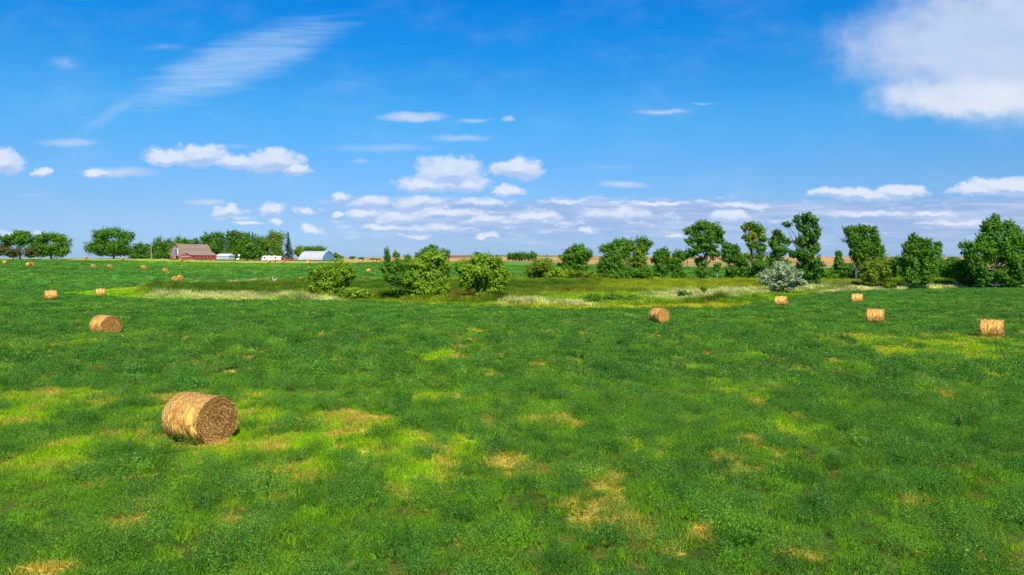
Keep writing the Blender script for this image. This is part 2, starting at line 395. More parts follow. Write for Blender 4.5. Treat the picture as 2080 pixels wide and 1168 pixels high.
def ground_col(x, y):
    px, Y = polar(x, y)
    n1 = fbm(x, y, 22, 61, 4); n2 = fbm(x, y, 6, 71, 4); n3 = fbm(x, y * 2.2, 60, 81, 3)
    c = lerp(np.broadcast_to(ALF, px.shape + (3,)), ALF2, sm(n2, .42, .62))
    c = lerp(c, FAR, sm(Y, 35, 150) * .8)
    c = lerp(c, ALF3, sm(n1 + .4 * (n2 - .5), .58, .74) * .45)
    lime, dry, soil = near_masks(x, y)
    k = 1 - sm(Y, 90, 150)
    c = lerp(c, LIME, lime * k * .9); c = lerp(c, DRY, dry * k); c = lerp(c, SOIL, soil * k)
    # thatch and soil under the crop, darkened to paint in shade between the tufts
    shaded_earth = lerp(np.broadcast_to(lin(70, 74, 30) * .8, c.shape), lin(104, 92, 44) * .8, sm(fbm(x, y, 1.0, 505, 3), .45, .62))
    c = lerp(c, shaded_earth, (1 - np.clip(lime + dry + soil, 0, 1)) * (1 - sm(Y, 60, 170)) * .8)
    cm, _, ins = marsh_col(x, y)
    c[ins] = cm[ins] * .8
    # pale stubble yard in front of the farm, yellowing crest on the left
    jt = (fbm(x, y, 12, 99, 3) - .5) * 14; jp = px + (fbm(x, y, 20, 98, 3) - .5) * 30
    far = Y > 300
    d0 = np.interp(px, [-500, 0, 150, 290, 380, 500, 620, 740, 800], [425, 425, 418, 422, 418, 412, 420, 445, 520]) + jt
    yard = sm(Y, 0, 1) * sm(Y - d0, -8, 6)
    lm = sm(Y, 325, 345) * (1 - sm(jp, 560, 640))
    c = lerp(c, ALF3 * 1.15, lm * sm(jp, 200, 300) * .7)
    c = lerp(c, lerp(np.broadcast_to(STRAW * .7 + ALF3 * .3, c.shape), STRAW, sm(jp, 280, 380)), yard * (1 - sm(jp, 740, 800)) * far * .85)
    # farmland beyond
    ye = np.interp(px, [-500, 760, 800, 1000, 1200, 1400, 1500, 1700, 1900, 2600], [560, 560, 560, 820, 620, 440, 430, 430, 430, 430]) + jt * 2
    m = sm(Y - ye, 0, 12)
    stripe = vnoise(px / 260 + 5, np.log(np.maximum(Y, 10)) * 7.0, 13)
    fc = lerp(np.broadcast_to(WHEAT, c.shape), FGREEN, sm(stripe, .62, .68) * (Y > 500))
    fc = lerp(fc, PLOW, sm(stripe, .26, .20) * (Y > 560) * (1 - (Y > 4000)))
    brown = np.exp(-((px - 940) / 55) ** 2) * sm(Y, 1250, 1300) * (1 - sm(Y, 1700, 1740))
    fc = lerp(fc, PLOW, np.clip(brown * 1.6, 0, 1))
    m2 = sm(Y - 430, 0, 30) * sm(px, 1350, 1420)
    c = lerp(c, fc, m)
    wig = 1 + .22 * (n2 - .5) + .25 * (n3 - .5)
    return np.clip(c * wig[..., None], 0, 1)


# ------------------------------------------------------------------ mesh helpers
def np_mesh(name, V, Q, mat, parent=None, col=None, att=None, smooth=False, link=True):
    """V (n,3), Q (m,k) faces of equal size"""
    me = bpy.data.meshes.new(name)
    V = np.asarray(V, np.float32); Q = np.asarray(Q, np.int32); k = Q.shape[1]
    me.vertices.add(len(V)); me.vertices.foreach_set('co', V.ravel())
    me.loops.add(Q.size); me.loops.foreach_set('vertex_index', Q.ravel())
    me.polygons.add(len(Q)); me.polygons.foreach_set('loop_start', np.arange(0, Q.size, k, dtype=np.int32))
    try: me.polygons.foreach_set('loop_total', np.full(len(Q), k, np.int32))
    except Exception: pass
    me.polygons.foreach_set('use_smooth', np.full(len(Q), smooth, bool))
    if col is not None:
        a = me.attributes.new('col', 'FLOAT_COLOR', 'POINT')
        a.data.foreach_set('color', np.concatenate([col, np.ones((len(col), 1))], 1).astype(np.float32).ravel())
    if att is not None:
        a = me.attributes.new('var', 'FLOAT', 'POINT'); a.data.foreach_set('value', np.asarray(att, np.float32))
    me.update(calc_edges=True); me.validate()
    if mat is not None: me.materials.append(mat)
    o = bpy.data.objects.new(name, me)
    if link: C.objects.link(o)
    if parent is not None: o.parent = parent
    return o


class MB:
    """collects simple solids, linked as one mesh"""
    def __init__(s): s.v = []; s.f = []
    def add(s, vs, fs):
        b = len(s.v); s.v += [tuple(v) for v in vs]; s.f += [tuple(i + b for i in f) for f in fs]
    def box(s, x0, y0, z0, x1, y1, z1):
        s.add([(x0, y0, z0), (x1, y0, z0), (x1, y1, z0), (x0, y1, z0), (x0, y0, z1), (x1, y0, z1), (x1, y1, z1), (x0, y1, z1)],
              [(0, 3, 2, 1), (4, 5, 6, 7), (0, 1, 5, 4), (1, 2, 6, 5), (2, 3, 7, 6), (3, 0, 4, 7)])
    def tube(s, pts, rad, n=8, caps=True):
        pts = [Vector(p) for p in pts]; rings = []
        for i, p in enumerate(pts):
            d = (pts[min(i + 1, len(pts) - 1)] - pts[max(i - 1, 0)]).normalized()
            q = d.to_track_quat('Z', 'Y')
            rings.append([p + q @ Vector((math.cos(2 * math.pi * k / n) * rad[i], math.sin(2 * math.pi * k / n) * rad[i], 0)) for k in range(n)])
        vs = [v for r in rings for v in r]; fs = []
        for i in range(len(pts) - 1):
            for k in range(n):
                a = i * n + k; b = i * n + (k + 1) % n
                fs.append((a, b, b + n, a + n))
        if caps: fs.append(tuple(range(n))[::-1]); fs.append(tuple(range(len(vs) - n, len(vs))))
        s.add(vs, fs)
    def prism(s, prof, y0, y1):
        """profile in x,z swept along y"""
        n = len(prof); s.add([(x, y0, z) for x, z in prof] + [(x, y1, z) for x, z in prof],
                             [tuple(range(n)), tuple(range(n, 2 * n))[::-1]] + [(i, i + n, (i + 1) % n + n, (i + 1) % n) for i in range(n)])
    def build(s, name, mat, parent=None, smooth=False, bevel=0.0):
        me = bpy.data.meshes.new(name); me.from_pydata(s.v, [], s.f); me.update()
        if smooth: me.polygons.foreach_set('use_smooth', [True] * len(me.polygons))
        me.materials.append(mat); o = bpy.data.objects.new(name, me); C.objects.link(o)
        if parent is not None: o.parent = parent
        if bevel:
            b = o.modifiers.new('bevel', 'BEVEL'); b.width = bevel; b.segments = 2; b.limit_method = 'ANGLE'
        return o


def tag(o, label=None, cat=None, group=None, kind=None):
    if label: o['label'] = label
    if cat: o['category'] = cat
    if group: o['group'] = group
    if kind: o['kind'] = kind
    return o


def root(name, loc, rz, label, cat, group=None):
    o = bpy.data.objects.new(name, None); C.objects.link(o); o.location = loc; o.rotation_euler = (0, 0, rz)
    o.empty_display_size = 0.3
    return tag(o, label, cat, group)


# ------------------------------------------------------------------ materials
def mat_base(name):
    m = bpy.data.materials.new(name); m.use_nodes = True
    N = NT(m.node_tree); b = N.n['Principled BSDF']; o = N.n['Material Output']
    return m, N, b, o


def simple(name, rgb, rough=.7, metal=0.0, var=.25, scale=3.0, bump=0.0):
    m, N, b, o = mat_base(name)
    tc = N.new('ShaderNodeTexCoord').outputs['Object']
    n = N.noise(tc, scale, 6, .6)
    c = N.mix(n, tuple(c * (1 - var) for c in rgb) + (1,), tuple(min(1, c * (1 + var)) for c in rgb) + (1,))
    N.l.new(c, b.inputs['Base Color']); b.inputs['Roughness'].default_value = rough; b.inputs['Metallic'].default_value = metal
    if bump:
        bp = N.new('ShaderNodeBump'); bp.inputs['Strength'].default_value = bump; bp.inputs['Distance'].default_value = .05
        N.l.new(n, bp.inputs['Height']); N.l.new(bp.outputs[0], b.inputs['Normal'])
    return m


def leaf_mat(name, c1, c2, trans=.32, c3=None, rough=.5):
    trans = trans + .08
    """c1..c2 by per-leaf value, c3 = accent patches"""
    m, N, b, o = mat_base(name)
    at = N.new('ShaderNodeAttribute', attribute_name='var').outputs['Fac']
    tc = N.new('ShaderNodeTexCoord').outputs['Object']
    n = N.noise(tc, .8, 3, .6)
    f = N.m('ADD', N.m('MULTIPLY', at, .75), N.m('MULTIPLY', N.m('SUBTRACT', n, .5), .9), clamp=True)
    c = N.mix(f, tuple(c1) + (1,), tuple(c2) + (1,))
    if c3 is not None:
        n2 = N.noise(tc, .35, 2, .5)
        c = N.mix(N.ss(n2, .52, .68), c, tuple(c3) + (1,))
    N.l.new(c, b.inputs['Base Color']); b.inputs['Roughness'].default_value = rough
    b.inputs['Specular IOR Level'].default_value = .3
    tr = N.new('ShaderNodeBsdfTranslucent'); N.l.new(N.mix(1.0, c, (1.1, 1.25, .6, 1), 'MULTIPLY'), tr.inputs[0])
    mx = N.new('ShaderNodeMixShader'); mx.inputs[0].default_value = trans
    N.l.new(b.outputs[0], mx.inputs[1]); N.l.new(tr.outputs[0], mx.inputs[2]); N.l.new(mx.outputs[0], o.inputs[0])
    return m


def inst_mat(name, trans=.3, spread=.85):
    """colour comes from where the plant grows (attribute of each scattered plant), varied per leaf"""
    m, N, b, o = mat_base(name)
    ia = N.new('ShaderNodeAttribute', attribute_name='col', attribute_type='INSTANCER').outputs['Color']
    at = N.new('ShaderNodeAttribute', attribute_name='var').outputs['Fac']
    rnd = N.new('ShaderNodeObjectInfo').outputs['Random']
    k = N.m('ADD', 1 - spread * .5, N.m('MULTIPLY', at, spread))
    k = N.m('MULTIPLY', k, N.m('ADD', .88, N.m('MULTIPLY', rnd, .24)))
    c = N.mix(1.0, ia, N.xyz(k, k, k), 'MULTIPLY')
    fl = N.new('ShaderNodeAttribute', attribute_name='flower').outputs['Fac']
    c = N.mix(fl, c, N.mix(N.ss(rnd, .45, .5), (.30, .26, .42, 1), (.55, .58, .45, 1)))
    N.l.new(c, b.inputs['Base Color']); b.inputs['Roughness'].default_value = .55; b.inputs['Specular IOR Level'].default_value = .25
    tr = N.new('ShaderNodeBsdfTranslucent'); N.l.new(N.mix(1.0, c, (1.1, 1.2, .6, 1), 'MULTIPLY'), tr.inputs[0])
    mx = N.new('ShaderNodeMixShader'); mx.inputs[0].default_value = trans
    N.l.new(b.outputs[0], mx.inputs[1]); N.l.new(tr.outputs[0], mx.inputs[2]); N.l.new(mx.outputs[0], o.inputs[0])
    return m


def ground_mat():
    m, N, b, o = mat_base('ground')
    at = N.new('ShaderNodeAttribute', attribute_name='col').outputs['Color']
    p = N.new('ShaderNodeNewGeometry').outputs['Position']
    n1 = N.noise(p, 3.2, 6, .65); n2 = N.noise(p, .5, 5, .6); n3 = N.noise(p, .07, 5, .6)
    k = N.m('MULTIPLY', N.ss(n1, .3, .7, .62, 1.35), N.m('MULTIPLY', N.ss(n2, .3, .7, .78, 1.22), N.ss(n3, .3, .7, .88, 1.12)))
    c = N.mix(1.0, at, N.xyz(k, k, k), 'MULTIPLY')
    N.l.new(c, b.inputs['Base Color']); b.inputs['Roughness'].default_value = .95; b.inputs['Specular IOR Level'].default_value = .05
    bp = N.new('ShaderNodeBump'); bp.inputs['Strength'].default_value = .8; bp.inputs['Distance'].default_value = .25
    N.l.new(N.m('ADD', n1, N.m('MULTIPLY', n2, 1.5)), bp.inputs['Height']); N.l.new(bp.outputs[0], b.inputs['Normal'])
    return m


def hay_mat(name, ring=False):
    m, N, b, o = mat_base(name)
    tc = N.new('ShaderNodeTexCoord').outputs['Object']
    sp = N.new('ShaderNodeSeparateXYZ'); N.l.new(tc, sp.inputs[0]); x, y, z = sp.outputs
    info = N.new('ShaderNodeObjectInfo').outputs['Random']
    # roll axis is local x
    r = N.m('SQRT', N.m('ADD', N.m('MULTIPLY', y, y), N.m('MULTIPLY', z, z)))
    ang = N.m('ARCTAN2', z, y)
    if ring:
        vv = N.xyz(N.m('MULTIPLY', r, 9.0), N.m('MULTIPLY', ang, 1.6), N.m('MULTIPLY', x, 2.0))
        f = N.noise(vv, 2.0, 5, .65, dist=.5)
        g = N.noise(tc, 9.0, 5, .7)
        rings = N.new('ShaderNodeMath', operation='SINE')
        N.l.new(N.m('MULTIPLY', N.m('ADD', N.m('ADD', r, N.m('MULTIPLY', ang, .012)), N.m('MULTIPLY', N.m('SUBTRACT', g, .5), .05)), 85.0), rings.inputs[0])
        rr = N.m('ADD', N.m('MULTIPLY', rings.outputs[0], .16), f)
        c = N.mix(N.ss(rr, .25, .75), (.17, .07, .014, 1), (.82, .46, .10, 1))
        c = N.mix(N.ss(g, .55, .7), c, (.52, .30, .08, 1))
        c = N.mix(N.m('MULTIPLY', N.ss(r, .55, .75), .55), c, (.13, .055, .018, 1))
        h = rr
    else:
        vv = N.xyz(N.m('MULTIPLY', x, 14.0), N.m('MULTIPLY', ang, 1.1), N.m('MULTIPLY', r, 3.0))
        f = N.noise(vv, 1.6, 6, .65, dist=.4)
        g = N.noise(tc, 14.0, 5, .7); q = N.noise(tc, 2.2, 3, .6)
        f2 = N.noise(N.xyz(N.m('MULTIPLY', x, 5.0), N.m('MULTIPLY', ang, .8), N.m('MULTIPLY', r, 1.5)), 1.5, 3, .6)
        f = N.m('ADD', N.m('MULTIPLY', f, .55), N.m('MULTIPLY', N.ss(f2, .36, .60), .42))
        c = N.mix(N.ss(f, .12, .80), (.30, .12, .014, 1), (.92, .53, .13, 1))
        c = N.mix(N.ss(g, .58, .72), c, (.26, .105, .022, 1))
        c = N.mix(N.ss(q, .5, .75), c, (.80, .42, .055, 1))
        h = N.m('ADD', f, N.m('MULTIPLY', g, .7))
    c = N.mix(1.0, c, N.mix(info, (.92, .86, .86, 1), (1.05, 1.0, .92, 1)), 'MULTIPLY')
    N.l.new(c, b.inputs['Base Color']); b.inputs['Roughness'].default_value = .85; b.inputs['Specular IOR Level'].default_value = .15
    bp = N.new('ShaderNodeBump'); bp.inputs['Strength'].default_value = .9; bp.inputs['Distance'].default_value = .04
    N.l.new(h, bp.inputs['Height']); N.l.new(bp.outputs[0], b.inputs['Normal'])
    return m


def strand_mat():
    m, N, b, o = mat_base('straw_strands')
    at = N.new('ShaderNodeAttribute', attribute_name='var').outputs['Fac']
    c = N.mix(at, (.24, .09, .012, 1), (.95, .58, .16, 1))
    N.l.new(c, b.inputs['Base Color']); b.inputs['Roughness'].default_value = .6
    return m


def plank_mat(name, c1, c2, axis=0, width=.25, rough=.8, rows=False):
    m, N, b, o = mat_base(name)
    tc = N.new('ShaderNodeTexCoord').outputs['Object']
    sp = N.new('ShaderNodeSeparateXYZ'); N.l.new(tc, sp.inputs[0])
    t = N.m('DIVIDE', sp.outputs[axis], width)
    cell = N.m('FLOOR', t)
    wn = N.new('ShaderNodeTexWhiteNoise', noise_dimensions='1D'); N.l.new(cell, wn.inputs['W'])
    g = N.noise(tc, 1.3, 5, .65)
    f = N.m('ADD', N.m('MULTIPLY', wn.outputs[0], .45), N.m('MULTIPLY', N.ss(g, .3, .7), .6), clamp=True)
    c = N.mix(f, tuple(c1) + (1,), tuple(c2) + (1,))
    gap = N.ss(N.m('ABSOLUTE', N.m('SUBTRACT', N.m('FRACT', t), .5)), .44, .5)
    c = N.mix(N.m('MULTIPLY', gap, .5), c, tuple(v * .35 for v in c1) + (1,))
    N.l.new(c, b.inputs['Base Color']); b.inputs['Roughness'].default_value = rough
    return m


M = {}
M['ground'] = ground_mat()
M['side'] = hay_mat('hay_side'); M['end'] = hay_mat('hay_end', True); M['strand'] = strand_mat()
M['bark'] = simple('bark', (.16, .12, .09), .9, 0, .4, 4, .5); M['pale_bark'] = simple('pale_bark', (.42, .38, .33), .9, 0, .35, 4, .4)
M['plant'] = inst_mat('field_plants'); M['reed'] = inst_mat('marsh_plants', .25, .6)


# ------------------------------------------------------------------ ground sheet
def make_ground():
    th = np.concatenate([np.linspace(-math.pi, -.85, 40)[:-1], np.linspace(-.85, .85, 520), np.linspace(.85, math.pi, 40)[1:-1]])
    r = np.concatenate([[.6, 1.5, 3, 5], np.exp(np.linspace(math.log(7), math.log(25000), 860))])
    nt, nr = len(th), len(r)
    R, T = np.meshgrid(r, th, indexing='ij')
    X = R * np.sin(T); Yw = R * np.cos(T)
    x = X.ravel(); y = Yw.ravel(); z = H(x, y)
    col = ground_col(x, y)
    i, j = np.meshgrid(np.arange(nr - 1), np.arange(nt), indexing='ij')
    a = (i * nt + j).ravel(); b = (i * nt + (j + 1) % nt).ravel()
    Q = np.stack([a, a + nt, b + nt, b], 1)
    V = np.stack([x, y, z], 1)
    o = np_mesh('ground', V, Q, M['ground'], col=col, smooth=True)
    # close the hole under the camera
    me = o.data
    tag(o, 'rolling green hay field with wet hollow and tan farmland beyond', None, None, 'structure')
    mb = MB(); ring = [(V[k][0] * 1.02, V[k][1] * 1.02, V[k][2] - .004) for k in range(nt)]
    mb.add(ring, [tuple(range(nt))])
    mb.build('ground', M['ground']); bpy.context.scene.collection.objects[-1]['kind'] = 'structure'


make_ground()


# ------------------------------------------------------------------ leaves
def rand_dirs(n, rng):
    v = rng.normal(size=(n, 3)); return v / np.linalg.norm(v, axis=1, keepdims=True)


def leaf_quads(c, nrm, size, rng, aspect=.5):
    """pointed leaf-shaped quads at c, facing nrm"""
    n = len(c)
    t = np.cross(nrm, rand_dirs(n, rng)); t /= np.linalg.norm(t, axis=1, keepdims=True) + 1e-9
    b = np.cross(nrm, t)
    s = (size * .84 * rng.uniform(.6, 1.4, n))[:, None]
    w = s * aspect * rng.uniform(.7, 1.2, n)[:, None]
    fold = nrm * s * .18
    V = np.stack([c - t * s, c + b * w - fold, c + t * s, c - b * w - fold], 1).reshape(-1, 3)
    return V, np.arange(4 * n).reshape(-1, 4)


def crown_leaves(lobes, n_total, size, rng, clump=.30, inner=.36, droop=0.0, sprig=.6):
    """lobes: (cx,cy,cz,rx,ry,rz). Leaf clusters gather in tufts on the lobes' shells, gaps between."""
    L = np.array(lobes, float)
    area = (L[:, 3] * L[:, 5] + L[:, 4] * L[:, 5] + L[:, 3] * L[:, 4]); share = area / area.sum()
    Cs, Ns, Vs = [], [], []
    for l, s in zip(L, share):
        n = int(n_total * s * 2.1)
        if n < 8: continue
        c0 = l[:3]; rad = l[3:]
        mr = rad.mean()
        k = max(8, int(26 / (clump / .3) ** 2))
        d = rand_dirs(k, rng); d[:, 2] = np.abs(d[:, 2]) * rng.choice([1, 1, 1, -.75], k) + .04
        d /= np.linalg.norm(d, axis=1, keepdims=True)
        cc = c0 + d * rad * rng.uniform(.5, 1.02, (k, 1))
        cr = rad * clump * rng.uniform(.65, 1.4, (k, 1))
        tone = rng.uniform(0, 1, k)
        idx = rng.integers(0, k, n)
        dd = rand_dirs(n, rng)
        ax = d * .6 + rng.normal(size=(k, 3)) * .35 + np.array([0, 0, .75]); ax /= np.linalg.norm(ax, axis=1, keepdims=True)
        loc = dd * cr[idx] * (rng.uniform(.35, 1.08, (n, 1)) ** .6)
        al = (loc * ax[idx]).sum(1, keepdims=True)
        up = al / (cr[idx].mean(1, keepdims=True) + 1e-6)
        loc = (loc - ax[idx] * al) * (1.0 - .35 * sprig * np.clip(up, -1, 1)) * (1 - .25 * sprig) + ax[idx] * al * (1 + .9 * sprig)
        p = cc[idx] + loc
        nn = dd * .55 + (p - c0) / rad * .45 + rng.normal(size=(n, 3)) * .38 + np.array([0, 0, .25])
        m = rng.random(n) < inner
        q = rand_dirs(n, rng) * rad * rng.uniform(.15, .85, (n, 1)) + c0
        p[m] = q[m]
        p[:, 2] -= droop * rng.random(n) * rad[2]
        # stray tips break the outline
        st = rng.random(n) < .08
        p[st] = c0 + (p[st] - c0) * rng.uniform(1.05, 1.30, (st.sum(), 1))
        Cs.append(p); Ns.append(nn); Vs.append(np.clip(tone[idx] * .55 + rng.random(n) * .45, 0, 1))
    c = np.concatenate(Cs); nn = np.concatenate(Ns); v = np.concatenate(Vs)
    nn /= np.linalg.norm(nn, axis=1, keepdims=True)
    V, Q = leaf_quads(c, nn, size, rng)
    return V, Q, np.repeat(v, 4)


TM = {
    'willow': leaf_mat('willow_leaves', lin(84, 122, 14) * 1.2, lin(164, 192, 40) * 1.2, .30),
    'green': leaf_mat('green_leaves', lin(48, 94, 12) * 1.2, lin(124, 164, 30) * 1.2, .3),
    'mid': leaf_mat('mid_leaves', lin(50, 94, 14) * 1.3, lin(114, 156, 34) * 1.3, .3),
    'deep': leaf_mat('deep_leaves', lin(44, 88, 18) * 1.3, lin(104, 146, 42) * 1.35, .28),
    'olive': leaf_mat('olive_leaves', lin(80, 110, 14) * 1.2, lin(140, 160, 28) * 1.2, .3),
    'yellow': leaf_mat('yellowing_leaves', lin(60, 104, 18) * 1.2, lin(112, 148, 30) * 1.2, .3, lin(176, 172, 26) * 1.2),
    'silver': leaf_mat('silver_leaves', lin(120, 142, 96), lin(204, 214, 168), .2),
    'spruce': leaf_mat('spruce_needles', lin(24, 56, 30) * 1.2, lin(58, 96, 46) * 1.2, .1),
    'brown': leaf_mat('brownish_leaves', lin(62, 74, 26) * 1.2, lin(110, 100, 40) * 1.2, .2),
}


def limb_mb(lobes, base, r0, rng, visible=1.0):
    mb = MB()
    L = sorted(lobes, key=lambda l: l[2])
    zlo = min(l[2] for l in L)
    top = max(L, key=lambda l: l[2])
    # main stem climbs to the highest lobe, limbs fork to the others
    P = []
    for k in range(6):
        t = k / 5
        P.append((base[0] + (top[0] - base[0]) * t ** 1.4 + rng.normal() * r0 * .5 * (k > 0), base[1] + (top[1] - base[1]) * t + rng.normal() * r0 * .4 * (k > 0), base[2] - .3 + (top[2] - base[2] + .3) * t))
    mb.tube(P, [r0 * 1.25 * (1 - k / 5.6) + .02 for k in range(6)], 8)
    for l in L:
        if l is top: continue
        for _ in range(2):
            t = rng.uniform(.35, .8) * (l[2] - base[2]) / max(top[2] - base[2], .1)
            q = np.array(base) + (np.array(top[:3]) - np.array(base)) * np.array([t ** 1.4, t, t])
            e = np.array(l[:3]) + rng.normal(size=3) * np.array(l[3:6]) * .35
            mid = (q + e) / 2 + np.array([0, 0, -.1]) * abs(e[0] - q[0])
            mb.tube([q, mid, e], [r0 * .55, r0 * .36, r0 * .12], 6)
    return mb


def tree(name, label, cat, basepx, Y, lobes, mat, n, size, group=None, trunk=None, bark='bark', clump=.30, inner=.36, seed=None, depth=1.0, droop=0.0, jy=0.0):
    sprig = 1.0 if 'cotton' in name or name in ('russian_olive', 'young_tree') else .55
    """lobes in photo pixels (x, y, half width, half height) at distance Y, turned into real metres round the stem"""
    rng = np.random.default_rng(seed if seed is not None else int(basepx * 7 + Y))
    bx = (basepx - 1040) / F * Y
    bz = float(H(bx, Y))
    out = []
    s = Y / F
    for i, l in enumerate(lobes):
        p = ray(l[0], l[1], Y)
        rx = l[2] * s; rz = l[3] * s
        ry = min(max(rx, rz), (rx + rz) * .55) * depth
        dy = (rng.uniform(-.4, .4) if len(lobes) > 1 else 0) * ry
        out.append((p[0] - bx, dy + jy, p[2] - bz, rx * .98, ry, rz * .98))
    o = root(name, (bx, Y, bz), 0, label, cat, group)
    prim = list(out)
    for i, l in enumerate(prim):          # foliage also fills the space between neighbouring limbs
        d = sorted((math.dist(l[:3], q[:3]), j) for j, q in enumerate(prim) if j != i)
        for dd, j in d[:2]:
            q = prim[j]
            if j > i and dd < (l[3] + q[3] + l[5] + q[5]) * .8 and inner > .3:
                out.append(tuple((l[k] + q[k]) / 2 * (1 if k < 3 else .8) for k in range(6)))
    hgt = max(l[2] + l[5] for l in out)
    r0 = trunk if trunk else hgt * .022
    limb_mb(prim, (0, 0, 0), r0, rng).build('trunk', M[bark], o, smooth=True)
    V, Q, v = crown_leaves(out, n, size, rng, clump, inner, droop, sprig)
    V[:, 2] = np.maximum(V[:, 2], .05)
    np_mesh('crown', V, Q, TM[mat], o, att=v)
    return o


def spruce(label, px, Y, top, halfw, n=2600, size=.45, group=None):
    rng = np.random.default_rng(int(px))
    bx = (px - 1040) / F * Y; bz = float(H(bx, Y)); zt = ray(px, top, Y)[2] - bz; R = halfw * Y / F
    o = root('spruce_tree', (bx, Y, bz), 0, label, 'spruce tree', group)
    mb = MB(); mb.tube([(0, 0, -.3), (0, 0, zt * .5), (0, 0, zt * .98)], [.28, .16, .03], 8); mb.build('trunk', M['bark'], o, smooth=True)
    lay = 24; P = []; Nn = []; va = []
    for k in range(lay):
        h = .05 + .93 * k / (lay - 1)
        rr = R * (1 - h) ** .85 + .15
        m = int(n * (rr / R) ** 1.1 / lay * 2.2) + 50
        nb = max(5, int(9 * rr / R) + 3); ba = rng.uniform(0, 6.28, nb)
        a = ba[rng.integers(0, nb, m)] + rng.normal(size=m) * .16; q = rng.uniform(.05, 1, m) ** .8 * rng.uniform(.85, 1.08)
        P.append(np.stack([np.cos(a) * rr * q, np.sin(a) * rr * q, zt * h - q * rr * .28 + rng.normal(size=m) * .12], 1))
        Nn.append(np.stack([np.cos(a) * .5, np.sin(a) * .5, np.full(m, .8)], 1) + rng.normal(size=(m, 3)) * .3)
        va.append(rng.random(m))
    P = np.concatenate(P); Nn = np.concatenate(Nn); Nn /= np.linalg.norm(Nn, axis=1, keepdims=True)
    V, Q = leaf_quads(P, Nn, size, rng, .4)
    np_mesh('crown', V, Q, TM['spruce'], o, att=np.repeat(np.concatenate(va), 4))


